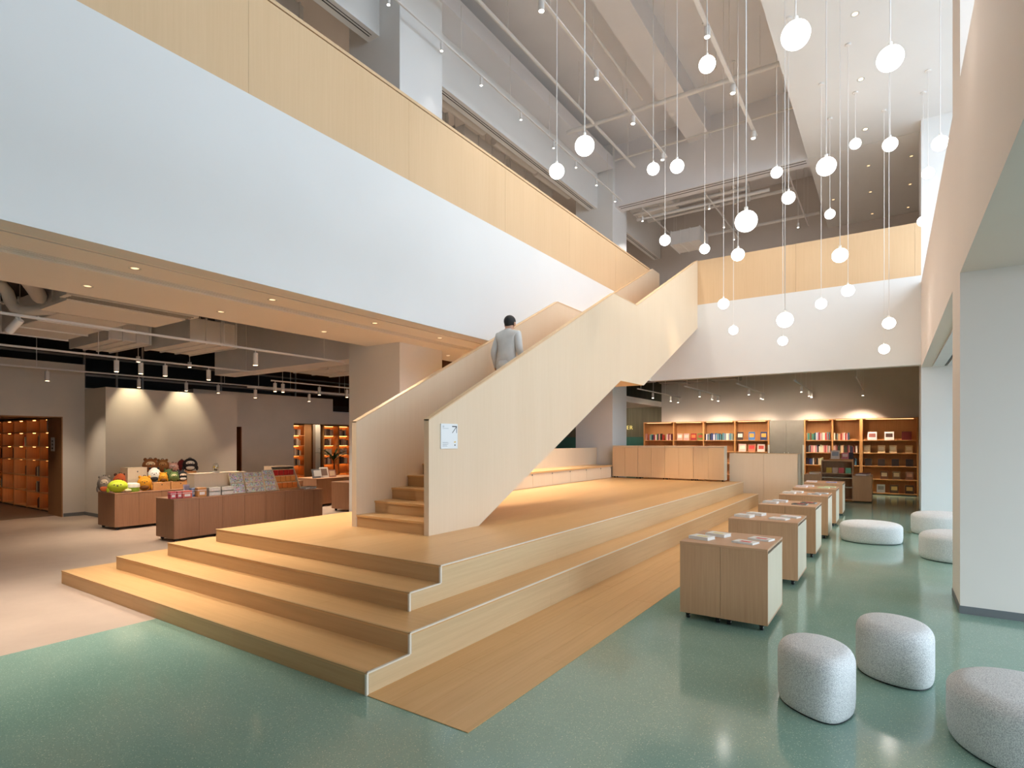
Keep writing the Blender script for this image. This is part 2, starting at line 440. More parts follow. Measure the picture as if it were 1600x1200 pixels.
# lower back room: wall behind the bookcases and the dark green cafe beyond
sbox('wall_back', -7.4, 3.0, 21.42, YE + .2, 0, 5.0, M['grey'])
sbox('ceiling_back', -7.4, XR, YB + .25, 21.42, 4.7, 4.94, M['grey'])
sbox('floor_upper_landing', XM - .25, -4.35, 16.0, YE, 4.97, 5.38, M['upfloor'])
GREEN = paint('dark green wall', (58, 74, 66), .7, .1, 6)
sbox('wall_cafe', -16, -7.4, 21.5, YE + .2, 1.84, 5.0, wood('dark grey timber wall', (112, 108, 90), (86, 84, 70), 'z', .6, 20))
sbox('wall_cafe_base', -16, -7.4, 21.45, YE + .2, 0, 1.84, paint('teal counter front', (54, 104, 96), .5, .08, 4))
sbox('ceiling_cafe', -16, -7.4, 17.0, 21.5, 3.0, 3.2, M['soffit'])
# left rooms: cream partition walls standing free under the dark ceiling
def wallx(name, x0, x1, y0, y1, z0, z1, m='cream'): return sbox(name, x0, x1, y0, y1, z0, z1, M[m])
wallx('wall_left_shelf_room', -16.0, -15.2, -3.0, 4.79, 2.215, 3.41)
wallx('wall_left_recess', -16.0, -15.2, 4.79, 7.6, 0, 2.89)
sbox('wall_left_recess_upper', -16.0, -15.2, 4.79, 5.2, 2.89, 3.41, M['cream'])
sbox('baseboard_left', -15.21, -15.195, 4.8, 5.2, 0, .075, M['skirt'])
wallx('wall_left_feature', -15.2, -14.09, 5.2, 8.14, 0, 2.85)
sbox('baseboard_left_feature', -15.2, -14.08, 5.19, 8.15, 0, .075, M['skirt'])
wallx('wall_left_rear', -16.0, -15.2, 8.93, 10.6, 0, 3.05)
wallx('wall_left_rear_head', -16.0, -15.2, 8.14, 8.93, 2.08, 3.05)
wallx('wall_left_rear_upper', -16.0, -15.2, 7.6, 8.14, 2.0, 3.05)
wallx('wall_left_rear_lintel', -16.0, -15.2, 10.6, 12.06, 2.23, 3.05)
wallx('wall_left_rear_low', -16.0, -15.2, 12.06, 20, 2.23, 2.62)
sbox('door_1', -15.9, -15.8, 8.14, 8.93, 0, 2.08, wood('brown door', (120, 74, 40), (104, 62, 34), 'z', .5))
sbox('trim_80', -16.0, -15.2, 8.905, 8.93, 0, 2.08, wood('brown door reveal', (140, 88, 48), (122, 74, 40), 'z', .5))
# beam under the upper slab, above the left rooms
sbox('wall_beam_lower', -13.4, -8.3, 7.2, 7.7, 3.25, 4.95, M['ceil'])
sbox('ceiling_lower_white', -13.4, SOF - .04, 7.7, 14.0, 4.5, 4.95, M['ceil'])
# far side wall of the left rooms
sbox('wall_left_end', XL, -8.3, 14.5, 14.7, 0, 4.95, wood('brown end wall', (150, 108, 74), (132, 92, 62), 'z', .6))

# =================================================================== STEPPED PLATFORM
pf = thing('stepped_platform', (-5.2, 2.545, 0), 'long stepped oak platform with pale edge trims under the staircase', 'platform')
LV = [(-8.11, -2.866, 2.545), (-7.68, -2.866, 2.945), (-7.24, -3.235, 3.32), (-6.855, -3.235, 3.70)]
PYE = 15.78
for k, (xl, xr, yf) in enumerate(LV):
    z0, z1 = .15 * k, .15 * (k + 1)
    ye = PYE if k in (1, 3) else PYE - .02
    # riser boards: front, left return, right return (a panel every 2.4 m)
    x = xl
    while x < xr - .01:
        e = min(x + 1.83, xr); bx('riser', x, e - .001, yf, yf + .02, z0, z1 - .02, M['riser'], pf); x = e
    y = yf + .02; yend = 6.9 if k < 3 else PYE
    while y < yend - .01:
        e = min(y + 2.4, yend); bx('riser', xl, xl + .02, y, e - .001, z0, z1 - .02, M['riser'], pf); y = e
    zz1 = z1 if k in (0, 2) else z1 - .02
    y = yf + .02
    while y < ye - .01:
        e = min(y + 2.4, ye); bx('riser', xr - .02, xr, y, e - .001, z0, zz1, M['riser_y_lit'], pf); y = e
    bx('riser', xl + .02, xr - .02, ye - .02, ye, z0, z1 - .02, M['riser'], pf)
    # tread boards
    if k < 3:
        nxl, nxr, nyf = LV[k + 1]
        x = xl
        while x < xr - .01:
            e = min(x + 1.83, xr); bx('tread', x + .0008, e - .0008, yf, nyf + .03, z1 - .02, z1, M['deck'], pf); x = e
        y = nyf + .031
        while y < 6.9:
            e = min(y + 2.4, 6.9); bx('tread', xl, nxl + .03, y, e - .0016, z1 - .02, z1, M['deck_y'], pf); y = e
        if nxr < xr - .01:
            y = nyf + .031
            while y < ye - .01:
                e = min(y + 2.4, ye); bx('tread', nxr - .03, xr, y, e - .0016, z1 - .02, z1, M['deck_y'], pf); y = e
    # trims: front nosing, right nosing, corner post
    bx('nosing', xl, xr + .004, yf - .006, yf + .012, z1 - .006, z1 + .003, M['riser'], pf)
    nx = LV[k + 1][2] if k < 3 and LV[k + 1][1] == xr else ye
    bx('nosing', xr - .012, xr + .006, yf, nx, z1 - .008, z1 + .003, M['trim'], pf)
    bx('corner_trim', xr - .012, xr + .006, yf - .006, yf + .012, z0, z1 - .008, M['trim'], pf)
y = LV[3][2]; x0, x1 = LV[3][0], LV[3][1]
nb = 6; wd = (x1 - x0) / nb; yy = LV[3][2]
for i in range(nb):                       # deck laid in long boards
    y = yy; k = 0
    while y < PYE - .01:
        e = min(PYE, y + ([1.2, 2.0, .8, 1.6, 2.3, 1.0][i] if k == 0 else 2.4))
        bx('deck_panel', x0 + i * wd + .0006, x0 + (i + 1) * wd - .0006, y + .0006, e - .0006, .58, .6, M['deck_y'], pf); y = e; k += 1
bx('deck_panel', -7.75, x0, 8.1, PYE, .56, .598, M['deck_y'], pf)
bx('core', x0 + .03, x1 - .03, 3.74, PYE - .03, .02, .575, M['riser'], pf)

# =================================================================== STAIRCASE
sg = thing('staircase', (-5.0, 4.78, .6), 'long straight pale maple staircase with solid side walls and a mid landing', 'staircase')
PR = [(4.777, .6), (4.777, 1.925), (9.93, 4.485), (11.09, 4.485), (15.49, 6.575), (15.49, 4.737), (11.48, 2.86), (10.25, 2.85), (5.71, .6)]
XA, XBi = -4.352, -4.425          # near wall
XC, XD = -5.571, -5.652           # far wall
def stair_wall(x0, x1, pr):
    o = MB().prism(pr, 'x', x0, x1).build('side_wall', M['maple'], sg); return o
nw = stair_wall(XBi, XA, PR)
PL = [(4.777, .6), (4.777, 1.925), (9.93, 4.485), (11.09, 4.485), (15.40, 6.53), (15.95, 6.53), (15.95, 5.1), (15.49, 4.75), (11.48, 2.86), (10.25, 2.85), (5.71, .6)]
stair_wall(XD, XC, PL)
# pale cap strips along the sloping tops
for x0, x1, pr in ((XBi - .004, XA + .004, PR), (XD, XC + .004, PL)):
    for i in (1, 2, 3):
        (ya, za), (yb, zb) = pr[i], pr[i + 1]
        MB().prism([(ya, za - .012), (yb, zb - .012), (yb, zb + .004), (ya, za + .004)], 'x', x0, x1).build('cap', M['band'], sg)
TR = .1506
def step(k, y, z, dep=.3):
    o = bx('step', XC, XBi, y, y + dep + .02, z - TR, z, M['riser'], sg)
    bx('tread_board', XC, XBi, y - .012, y + dep - .001, z - .022, z + .002, M['deck'], o)
for k in range(17): step(k, 4.79 + .3 * k, .6 + TR * (k + 1))
ZL = .6 + TR * 18
bx('landing', XC, XBi, 4.79 + .3 * 17, 11.3, ZL - .12, ZL, M['deck'], sg)
UR = (5.40 - ZL) / 14
for k in range(14):
    y = 11.3 + .3 * k; z = ZL + UR * (k + 1)
    o = bx('step', XC, XBi, y, min(y + .32, 15.6), z - UR, z, M['riser'], sg)
    bx('tread_board', XC, XBi, y - .012, y + .299, z - .022, z + .002, M['deck'], o)
SO = [(5.71, .6), (10.25, 2.85), (11.48, 2.86), (15.48, 4.73)]
for i in range(3):
    (ya, za), (yb, zb) = SO[i], SO[i + 1]
    MB().prism([(ya, za + .003), (yb, zb + .003), (yb, zb + .03), (ya, za + .03)], 'x', XC, XBi).build('underside_panel', M['maple_y'], sg)
# notice board on the near wall
sn = thing('direction_sign', (XA, 5.125, 1.59), 'white notice with an upward arrow on the staircase side wall', 'sign')
wt = paint('notice white', (236, 240, 242), .4, .01)
bx('board', XA, XA + .012, 4.972, 5.278, 1.588, 1.884, wt, sn, .002)
ink = paint('notice ink', (70, 74, 78), .6, .02); gy = paint('notice small print', (178, 184, 188), .6, .02)
XF = XA + .0125
a = MB()
def bar(m, p, q, wdt):
    p, q = Vector((p[0], p[1])), Vector((q[0], q[1])); d = (q - p).normalized(); n = Vector((-d.y, d.x)) * wdt / 2
    m.prism([tuple(p + n), tuple(q + n), tuple(q - n), tuple(p - n)], 'x', XF, XF + .001)
bar(a, (5.172, 1.853), (5.258, 1.853), .012); bar(a, (5.255, 1.858), (5.255, 1.775), .008); bar(a, (5.255, 1.853), (5.175, 1.775), .009)
a.build('arrow', ink, sn)
t = MB()
for (ya, yb, z) in ((5.0, 5.03, 1.858), (5.0, 5.03, 1.85), (5.0, 5.025, 1.842), (5.0, 5.105, 1.828), (5.0, 5.09, 1.664), (5.0, 5.11, 1.656), (5.0, 5.10, 1.64), (5.0, 5.075, 1.63), (5.0, 5.085, 1.618)):
    bar(t, (ya, z), (yb, z), .004)
t.build('small_print', gy, sn)
mk = MB(); mk.prism([(5.205, 1.66), (5.24, 1.66), (5.24, 1.674), (5.222, 1.676), (5.205, 1.668)], 'x', XF, XF + .001); mk.build('yellow_mark', col((226, 190, 80)), sn)
mk = MB(); mk.prism([(5.215, 1.622), (5.232, 1.622), (5.234, 1.634), (5.224, 1.642), (5.214, 1.634)], 'x', XF, XF + .001); mk.build('dark_mark', ink, sn)

# =================================================================== PERSON climbing the stairs
def person():
    PX, PY = -5.03, 7.34; g = .6 + TR * 9; up = g + TR     # rear foot on one step, front foot on the next
    J = {}; E_ = []; Rr = {}
    def j(n, p, r, par=None):
        J[n] = (PX + p[0], PY + p[1], g + p[2]); Rr[n] = r if isinstance(r, tuple) else (r, r)
        if par: E_.append((par, n))
    j('pel', (0, -.02, .93), (.165, .125)); j('waist', (0, -.01, 1.10), (.165, .12), 'pel'); j('chest', (0, .02, 1.27), (.185, .13), 'waist')
    j('shl', (0, .035, 1.40), (.15, .105), 'chest'); j('neck', (.0, .05, 1.475), .058, 'shl'); j('skull0', (0, .075, 1.54), .075, 'neck')
    j('skull', (0, .085, 1.60), (.083, .098), 'skull0'); j('crown', (0, .085, 1.665), (.068, .08), 'skull')
    for s, q in ((-1, 'l'), (1, 'r')):
        j('s' + q, (s * .175, .03, 1.40), .075, 'shl'); j('e' + q, (s * .235, -.02 + .02 * s, 1.13), .058, 's' + q)
        j('w' + q, (s * .245, .09 + .05 * s, .92), .036, 'e' + q); j('h' + q, (s * .245, .13 + .05 * s, .85), (.022, .042), 'w' + q)
        dz = TR if s > 0 else 0
        j('hip' + q, (s * .095, -.02, .86), .10, 'pel'); j('k' + q, (s * .105, (.22 if s > 0 else -.01), .50 + dz * .9), .068, 'hip' + q)
        j('a' + q, (s * .105, (.16 if s > 0 else -.10), .09 + dz), .043, 'k' + q); j('t' + q, (s * .115, (.31 if s > 0 else .07), .035 + dz), (.035, .04), 'a' + q)
    me = bpy.data.meshes.new('person'); names = list(J)
    org = Vector((PX, PY, g))
    me.from_pydata([tuple(Vector(J[n]) - org) for n in names], [(names.index(a), names.index(b)) for a, b in E_], [])
    o = bpy.data.objects.new('person', me); C.objects.link(o); o.location = org
    sk = o.modifiers.new('skin', 'SKIN'); sk.use_smooth_shade = True
    for i, n in enumerate(names):
        d = me.skin_vertices[0].data[i]; d.radius = Rr[n]; d.use_root = (n == 'pel')
    o.modifiers.new('sub', 'SUBSURF').levels = 2; o.modifiers['sub'].render_levels = 2
    dg = bpy.context.evaluated_depsgraph_get(); dg.update()
    m2 = bpy.data.meshes.new_from_object(o.evaluated_get(dg)); o.modifiers.clear(); o.data = m2; m2.materials.clear()
    skin = paint('skin', (206, 160, 134), .5, .03, 12); shirt = paint('pale grey shirt', (212, 210, 206), .85, .05, 9, .2, bscale=25)
    trs = paint('dark trousers', (58, 58, 62), .85, .06, 9); shoe = paint('white shoe', (200, 200, 198), .6, .03)
    for q in (skin, shirt, trs, shoe): m2.materials.append(q)
    for p in m2.polygons:
        c = p.center; p.use_smooth = True; foot = TR if c.x > 0 else 0
        if c.z > 1.485 or (abs(c.x) > .19 and c.z < .9): p.material_index = 0
        elif c.z > .86: p.material_index = 1
        elif c.z > .10 + foot: p.material_index = 2
        else: p.material_index = 3
    tag(o, 'dark-haired person in a loose grey shirt climbing the maple stairs, back to camera', 'person')
    cx, cy_, cz = PX, PY + .08, g
    # hair cap, ears, shirt hem, fingers
    h = MB(); n = 24
    prof = []
    for k in range(9):
        t = k / 8; prof.append((.096 * math.sin(max(.05, math.pi * (.5 + .5 * t))) if t > .02 else .096, cz + 1.615 + .085 * t))
    h.ball((cx, cy_ - .006, cz + 1.625), (.092, .107, .100), 24, 14)
    h.v = [(x, y - (.012 if z < cz + 1.58 and y < cy_ else 0), z) for (x, y, z) in h.v]
    ho = h.build('hair', paint('black hair', (34, 32, 32), .6, .2, 120), o, 'all')
    for s in (-1, 1):
        MB().ball((cx + s * .09, cy_ + .005, cz + 1.575), (.014, .026, .036), 10, 8).build('ear', skin, o, 'all')
    col_ = MB().lathe([(.064, cz + 1.455), (.07, cz + 1.475), (.062, cz + 1.50), (.056, cz + 1.50)], PX, PY + .05, 20).build('collar', shirt, o, 'all')
    hem = MB().lathe([(.178, cz + .80), (.176, cz + .9), (.16, cz + .985), (.155, cz + .985), (.168, cz + .9), (.17, cz + .80)], PX, PY - .012, 28, 1.02, .74).build('shirt_hem', shirt, o, 'all')
    nose = MB().ball((cx, cy_ + .105, cz + 1.57), (.014, .018, .022), 8, 6).build('nose', skin, o, 'all')
    for s in (-1, 1):
        MB().ball((cx + s * .032, cy_ + .088, cz + 1.60), (.012, .008, .008), 8, 6).build('eye', paint('eye', (40, 30, 26), .3), o, 'all')
    MB().ball((cx, cy_ + .092, cz + 1.535), (.024, .008, .006), 8, 6).build('mouth', paint('lips', (170, 100, 92), .5), o, 'all')
    for s in (-1, 1):
        hx, hy, hz = PX + s * .245, PY + .13 + .05 * s, g + .85
        for i, ln in enumerate((.068, .078, .072, .058)):
            yy = hy + .03 - .02 * i
            MB().tube([(hx, yy, hz - .01), (hx, yy + .004, hz - .04), (hx - s * .008, yy + .006, hz - .04 - ln * .5), (hx - s * .02, yy + .008, hz - .04 - ln * .85)], [.009, .009, .008, .006], 8).build('finger', skin, o, 'all')
        MB().tube([(hx, hy + .03, hz + .02), (hx - s * .012, hy + .055, hz - .01), (hx - s * .018, hy + .06, hz - .045)], [.011, .01, .007], 8).build('thumb', skin, o, 'all')
person()

# =================================================================== BENCH, STORAGE CARTS, PARTITION behind the platform
bn = thing('bench', (-7.2, 12, .6), 'low pale maple bench with drawer fronts and back panel behind the stairs', 'bench')
bx('base', -7.45, -6.85, 8.2, 15.4, .6, .93, M['maple'], bn)
y = 8.25
while y < 15.3:
    e = min(y + .92, 15.38); bx('drawer_front', -6.85, -6.832, y + .003, e - .003, .615, .905, M['maple'], bn)
    MB().rod((-6.835, e - .02, .895), (-6.826, e - .02, .895), .016, 10).build('finger_hole', M['slot'], bn); y = e
bx('seat', -7.5, -6.815, 8.2, 15.42, .93, .97, M['deck_y'], bn, .004)
bx('back_panel', -7.6, -7.5, 8.2, 15.82, .93, 1.475, M['maple'], bn, .003)
SX = [-6.832, -6.045, -5.255, -4.465, -3.66]
for i in range(4):
    x0, x1 = SX[i], SX[i + 1]
    cart = thing('storage_cart', ((x0 + x1) / 2, 15.7, .6), 'waist-high maple storage cart with two doors at the platform end, %s from the left' % ORD[i], 'cabinet', 'maple storage carts in a row')
    bx('body', x0 + .004, x1 - .004, 15.50, 15.76, .64, 1.52, M['maple'], cart)
    xm = (x0 + x1) / 2
    for a, b in ((x0 + .004, xm - .002), (xm + .002, x1 - .004)):
        bx('door', a, b, 15.48, 15.499, .645, 1.49, M['band'], cart)
    bx('top', x0 + .002, x1 - .002, 15.475, 15.765, 1.52, 1.545, M['maple_y'], cart, .003)
    for cx in (x0 + .05, x1 - .05):
        for cy_ in (15.54, 15.72):
            MB().rod((cx - .012, cy_, .62), (cx + .012, cy_, .62), .02, 12).build('caster', M['black'], cart)
    if i == 3:
        bx('side_panel', x1 - .004, x1 + .012, 15.478, 15.765, .63, 1.545, M['oak_pale'], cart)
pt = thing('partition', (-2.8, 16.1, 0), 'pale maple partition of two tall panels right of the storage carts', 'partition')
bx('panel', -3.64, -2.783, 16.0, 16.03, .02, 1.34, M['maple'], pt); bx('panel', -2.779, -1.965, 16.0, 16.03, .02, 1.34, M['maple'], pt)
bx('body', -3.63, -1.975, 16.03, 16.42, .0, 1.33, M['maple'], pt); bx('top', -3.645, -1.962, 15.998, 16.43, 1.34, 1.352, M['band'], pt)
bx('side_panel', -1.975, -1.962, 16.0, 16.42, .02, 1.34, M['oak_pale'], pt)

# =================================================================== DISPLAY CABINETS on the terrazzo
CAB = [5.33, 7.25, 9.12, 11.02, 12.72, 14.5]
CX0, CX1, CD, CZ = -1.662, -.893, .80, .73
def cab_at(y0, i):
    c = thing('display_cabinet', ((CX0 + CX1) / 2, y0 + CD / 2, 0), '', 'cabinet', 'oak display cabinets in a row on the terrazzo')
    c['label'] = ['nearest brown oak display cabinet on casters beside the platform', 'second nearest brown oak display cabinet on casters in the row', 'third brown oak display cabinet in the row, red and black books on it',
                  'fourth brown oak display cabinet in the row from the camera', 'fifth brown oak display cabinet in the row, pink and green books on it', 'farthest brown oak display cabinet in the row, blue book on it'][i]
    bx('body', CX0 + .02, CX1 - .02, y0 + .02, y0 + CD - .02, .075, CZ - .03, M['slot'], c)
    bx('bottom_board', CX0, CX1, y0 + .001, y0 + CD, .06, .08, M['oak_top'], c)
    xm = CX0 + .48 * (CX1 - CX0)
    bx('front_panel', CX0, xm - .0015, y0, y0 + .02, .06, CZ - .001, M['oak'], c)
    bx('front_panel', xm + .0015, CX1, y0, y0 + .02, .06, CZ - .001, M['oak'], c)
    bx('back_panel', CX0, CX1, y0 + CD - .02, y0 + CD, .06, CZ - .001, M['oak'], c)
    bx('top', CX0 - .001, CX1 + .001, y0 - .002, y0 + CD + .002, CZ - .022, CZ, M['oak_top'], c, .002)
    for s, x in ((-1, CX0), (1, CX1)):
        bx('side_panel', x - s * .018, x, y0 + .021, y0 + CD - .02, .08, CZ - .045, M['oak_pale'], c)
    for cx in (CX0 + .06, (CX0 + CX1) / 2 - .05, (CX0 + CX1) / 2 + .05, CX1 - .06):
        for cy_ in (y0 + .06, y0 + CD - .06):
            k = MB().rod((cx - .014, cy_, .026), (cx + .014, cy_, .026), .026, 14).box(cx - .02, cx + .02, cy_ - .02, cy_ + .012, .04, .061)
            ko = k.build('caster', M['black'], c, True)
            MB().rod((cx - .017, cy_, .026), (cx + .017, cy_, .026), .008, 8).build('axle', M['metal'], ko)
    return c
for i, y0 in enumerate(CAB): cab_at(y0, i)
WHITEP = paint('book paper', (240, 236, 228), .7, .02)
def flat_book(x, y, z, wx, wy, h, cover, rot, label, group, mark=None):
    b = thing('book', (x, y, z), label, 'book', group)
    bx('pages', x - wx / 2 + .003, x + wx / 2 - .004, y - wy / 2 + .004, y + wy / 2 - .004, z + .003, z + h - .003, WHITEP, b)
    bx('cover', x - wx / 2, x + wx / 2, y - wy / 2, y + wy / 2, z + h - .003, z + h, cover, b)
    bx('cover', x - wx / 2, x + wx / 2, y - wy / 2, y + wy / 2, z, z + .003, cover, b)
    bx('spine', x - wx / 2 - .001, x - wx / 2 + .003, y - wy / 2, y + wy / 2, z + .003, z + h - .003, cover, b)
    if mark: bx('cover_print', x - wx * .2, x + wx * .3, y - wy * .3, y + wy * .1, z + h, z + h + .0008, mark, b)
    b.rotation_euler = (0, 0, rot)
    return b
cw = col((240, 237, 230), .35); cbk = col((36, 36, 38), .35); crd = col((214, 70, 66), .35); cgy = col((206, 210, 216), .35)
cpk = col((236, 208, 210), .35); cgn = col((196, 220, 150), .35); cbl = col((58, 92, 186), .35); cyl = col((232, 216, 140), .35)
BK = [((cw, cyl), (cw, crd)), ((cw, cgy), (cw, cpk)), ((cgy, None), (cbk, crd)), ((cw, cgy), (cgy, cbk)), ((cpk, cw), (cgn, cw)), ((cpk, None), (cbl, cw))]
NM = [('white book with a yellow patch', 'white book with red printing'), ('thick white book', 'pale pink and white book'), ('light grey book', 'black and red book'), ('white and grey book', 'grey book with black edge'), ('pale pink book', 'pale green book'), ('pale pink book', 'bright blue book')]  # yellow patch is a flat yellow panel on the white cover
CN = ['nearest', 'second', 'third', 'fourth', 'fifth', 'farthest']
for i, y0 in enumerate(CAB):
    for sd, bxx in ((0, CX0 + .17), (1, CX1 - .2)):
        cv, mk = BK[i][sd]
        for r_, (dx, dy) in enumerate(((-.03, .24), (.06, .50))):
            if i == 5 and r_ == 1: continue
            flat_book(bxx + dx, y0 + dy, CZ, .2, .145, .03 if sd == 0 else .016, cv, R(-14 if i < 2 else -6),
                      '%s on the %s display cabinet, %s of its pair' % (NM[i][sd], CN[i], 'nearer' if r_ == 0 else 'farther'), 'books laid on the display cabinets', mk)

# =================================================================== OTTOMANS
def ottoman(name, cx, cy_, a, b, h, rot, label, pinch=.0, bulge=.0):
    """soft drum: rounded top and bottom edges, plan an ellipse drawn to a blunt corner at one end"""
    n = 48; e = min(.10, h * .26)
    prof = [(0.0, 0), (.9, 0), (.96, .012), (.985, .035), (1.0, .09), (1.0 + bulge, h * .5), (1.0, h - e)]
    for k in range(1, 7):
        t = k / 6 * math.pi / 2; prof.append((1 - .30 * (1 - math.cos(t)), h - e + e * .86 * math.sin(t)))
    prof += [(.55, h - e * .07), (.3, h - e * .02), (0.0, h)]
    m = MB(); vs = []
    for (r, z) in prof:
        for i in range(n):
            t = 2 * math.pi * i / n; ct, s_ = math.cos(t), math.sin(t)
            pr_ = 1 + pinch * max(0, ct) ** 6 - pinch * .35 * (abs(s_) ** 3) * (1 if ct > 0 else .2)
            vs.append((cx + a * r * pr_ * ct, cy_ + b * r * (1 - pinch * .25 * max(0, ct)) * s_, z))
    k = len(prof); fs = []
    for q in range(k - 1): fs += [(q * n + i, q * n + (i + 1) % n, (q + 1) * n + (i + 1) % n, (q + 1) * n + i) for i in range(n)]
    m.add(vs, fs); m.rot(rot, (cx, cy_, 0))
    o = m.build(name, M['boucle'], None, 'all')
    t = tag(o, label, 'ottoman', 'grey wool ottomans')
    sm = []
    for i in range(n + 1):
        tt = 2 * math.pi * i / n; ct, s_ = math.cos(tt), math.sin(tt)
        pr_ = 1 + pinch * max(0, ct) ** 6 - pinch * .35 * (abs(s_) ** 3) * (1 if ct > 0 else .2)
        sm.append((cx + a * .93 * pr_ * ct, cy_ + b * .93 * (1 - pinch * .25 * max(0, ct)) * s_, .006))
    bs = MB().tube(sm, .006, 6); bs.rot(rot, (cx, cy_, 0)); bs.build('base_ring', M['black'], o, True)
    return o
ottoman('ottoman', -.40, 4.09, .27, .22, .395, R(-70), 'tall grey wool ottoman nearest the display cabinets, with a pointed front', .16)
ottoman('ottoman', .02, 4.90, .265, .23, .40, R(-62), 'tall grey wool ottoman second from the cabinets, in front of the column', .10)
ottoman('ottoman', 0.65, 4.05, .42, .36, .36, R(-50), 'large low grey wool ottoman cut by the right picture edge', .05)
ottoman('ottoman', -.28, 11.2, .45, .40, .335, R(10), 'wide low grey wool ottoman in the middle of the aisle', .0)
ottoman('ottoman', .80, 10.15, .48, .42, .40, R(30), 'round grey wool ottoman half hidden by the column, nearer one', .0)
ottoman('ottoman', .80, 12.75, .50, .45, .40, R(10), 'round grey wool ottoman half hidden by the column, farther one', .0)

# =================================================================== GLOBE PENDANTS
G = [(1243.3, 54.8, 21), (1391, 91.5, 18.5), (1105, 100.7, 12.5), (913.5, 228, 15), (870, 267.7, 11.7), (1020.7, 264, 9.3), (1058, 260, 10.8), (1165.8, 345.7, 16.5), (1213.5, 269.5, 8.5), (1232, 309, 9.7), (1291, 260, 14), (1336.5, 224.7, 8), (1390.7, 225.7, 10.5), (1469, 224, 11.2), (1450, 270.5, 8.5), (1442.5, 345.5, 8), (1296.7, 334.7, 7.4), (1312.5, 399, 11.3), (1153, 398, 9.7), (1325, 454, 9.1), (1283, 474.7, 8.2), (1226.5, 500, 12), (1130.5, 474.7, 8.5), (1146, 516, 6.9), (1223, 532.7, 7.2), (1389, 505, 9), (1381.5, 545.5, 7), (1039, 375.5, 8.3), (1101, 389, 7.6)]
RG = .105
order = sorted(range(len(G)), key=lambda i: G[i][1])
PEND = []
HT = {}
for rank, i in enumerate(order): HT[i] = rank
gm = None
for i, (px, py, r) in enumerate(G):
    d = ray(px, py) * (880 * RG / r); p = Vector((0, 0, 1.68)) + d
    if abs(p.x + 2.69) < .07: p = Vector((0, 0, 1.68)) + d * 1.035
    if p.y > 14.6: p = Vector((0, 0, 1.68)) + (p - Vector((0, 0, 1.68))) * (14.6 / p.y)
    top = ZS if p.x > XSF else ZC
    if -4.8 < p.x < -4.1: top = 10.12
    rk = HT[i]
    lb = 'lit white globe pendant on a thin cord, %s counting down from the topmost' % ORD[rk]
    if rk == 0: lb = 'lit white globe pendant on a thin cord, topmost of all and largest looking'
    if rk == len(G) - 1: lb = 'lit white globe pendant on a thin cord, lowest of them all'
    t = thing('globe_pendant', (p.x, p.y, p.z - RG), lb, 'pendant lamp', 'globe pendants hanging in the hall')
    if gm is None:
        g_ = MB().ball((p.x, p.y, p.z), (RG, RG, RG * .97), 32, 18).build('globe', M['globe'], t, 'all'); gm = g_.data
    else:
        g_ = bpy.data.objects.new('globe', gm); C.objects.link(g_); g_.parent = t; g_.location = (0, 0, RG * .03)
    MB().rod((p.x, p.y, p.z + RG * .93), (p.x, p.y, p.z + RG + .035), .018, 12).build('cap', M['metal'], t)
    MB().rod((p.x, p.y, p.z + RG + .03), (p.x, p.y, top - .02), .0055, 6).build('cord', M['service'], t)
    MB().lathe([(.045, top - .028), (.05, top - .02), (.05, top - .001)], p.x, p.y, 16).build('canopy', M['service'], t)

# =================================================================== HALL CEILING: tracks, spots, pipes
def spotlight(loc, label, group, ln=.16, r=.032, tilt=(0, 0), lens='lamp', drop=.05, power=None, target=None, size=55, c=(1, .8, .58)):
    x, y, z = loc
    t = thing('track_spotlight', (x, y, z), label, 'spotlight', group)
    MB().rod((x, y, z), (x, y, z - drop), .008, 6).build('stem', M['service'], t)
    d = Vector((tilt[0], tilt[1], -1)).normalized(); p = Vector((x, y, z - drop + .02)); q = p + d * ln
    MB().rod(p, q, r, 14).build('can', M['service'], t, True)
    MB().rod(q - d * .002, q + d * .003, r * .82, 14).build('lens', M[lens], t)
    if power: spot('beam', q + d * .01, target or (q + d), power, size, .7, c, .03, t)
    return t
def track(x, y0, y1, z, ztop, label, group, n=6, wdt=.032, hy=None):
    t = thing('light_track', (x, (y0 + y1) / 2, z), label, 'light track', group)
    bx('rail', x - wdt / 2, x + wdt / 2, y0, y1, z, z + .03, M['service'], t)
    for yy in (hy or [y0 + (y1 - y0) * (k + .4) / n for k in range(n)]):
        MB().rod((x, yy, z + .03), (x, yy, ztop), .006, 6).build('hanger', M['service'], t)
    return t
HT_ = 'hall ceiling tracks'
track(-6.73, 1, 15.9, 8.9, 9.9, 'white light track beside the left beam of the hall', HT_, 9, .03)
track(-4.81, 1, 14.3, 9.0, 10.12, 'white light track below the middle beam of the hall', HT_, 8, .05)
track(-2.69, 1, 14.5, 9.0, 10.7, 'white light track nearest the white soffit in the hall', HT_, 8, .07)
def row(xx, zz, pts, lab, group, **k):
    for i, (px, py) in enumerate(pts):
        p = onx(px, py, xx)
        spotlight((xx, p.y, zz), lab % ORD[i], group, **k)
row(-6.73, 8.9, [(607, 10), (690, 82), (752, 133), (814, 186), (865, 231), (900, 260), (932, 289), (961, 313)], 'small white spotlight on the hall track by the left beam, %s from the camera', 'spots on the left hall track', ln=.15, r=.028, lens='lampw', power=25, size=46, c=(1, .93, .86))
row(-4.81, 9.0, [(846, 5), (932, 110), (989, 183), (1035, 239)], 'white spotlight on the middle hall track, %s from the camera', 'spots on the middle hall track', ln=.16, r=.05, lens='lampw', power=170, size=90, c=(1, .93, .86))
row(-2.69, 9.0, [(1105, 44), (1145, 131), (1177, 201)], 'white spotlight on the track nearest the soffit, %s from the camera', 'spots on the right hall track', ln=.16, r=.055, lens='lampw', power=170, size=90, c=(1, .93, .86))
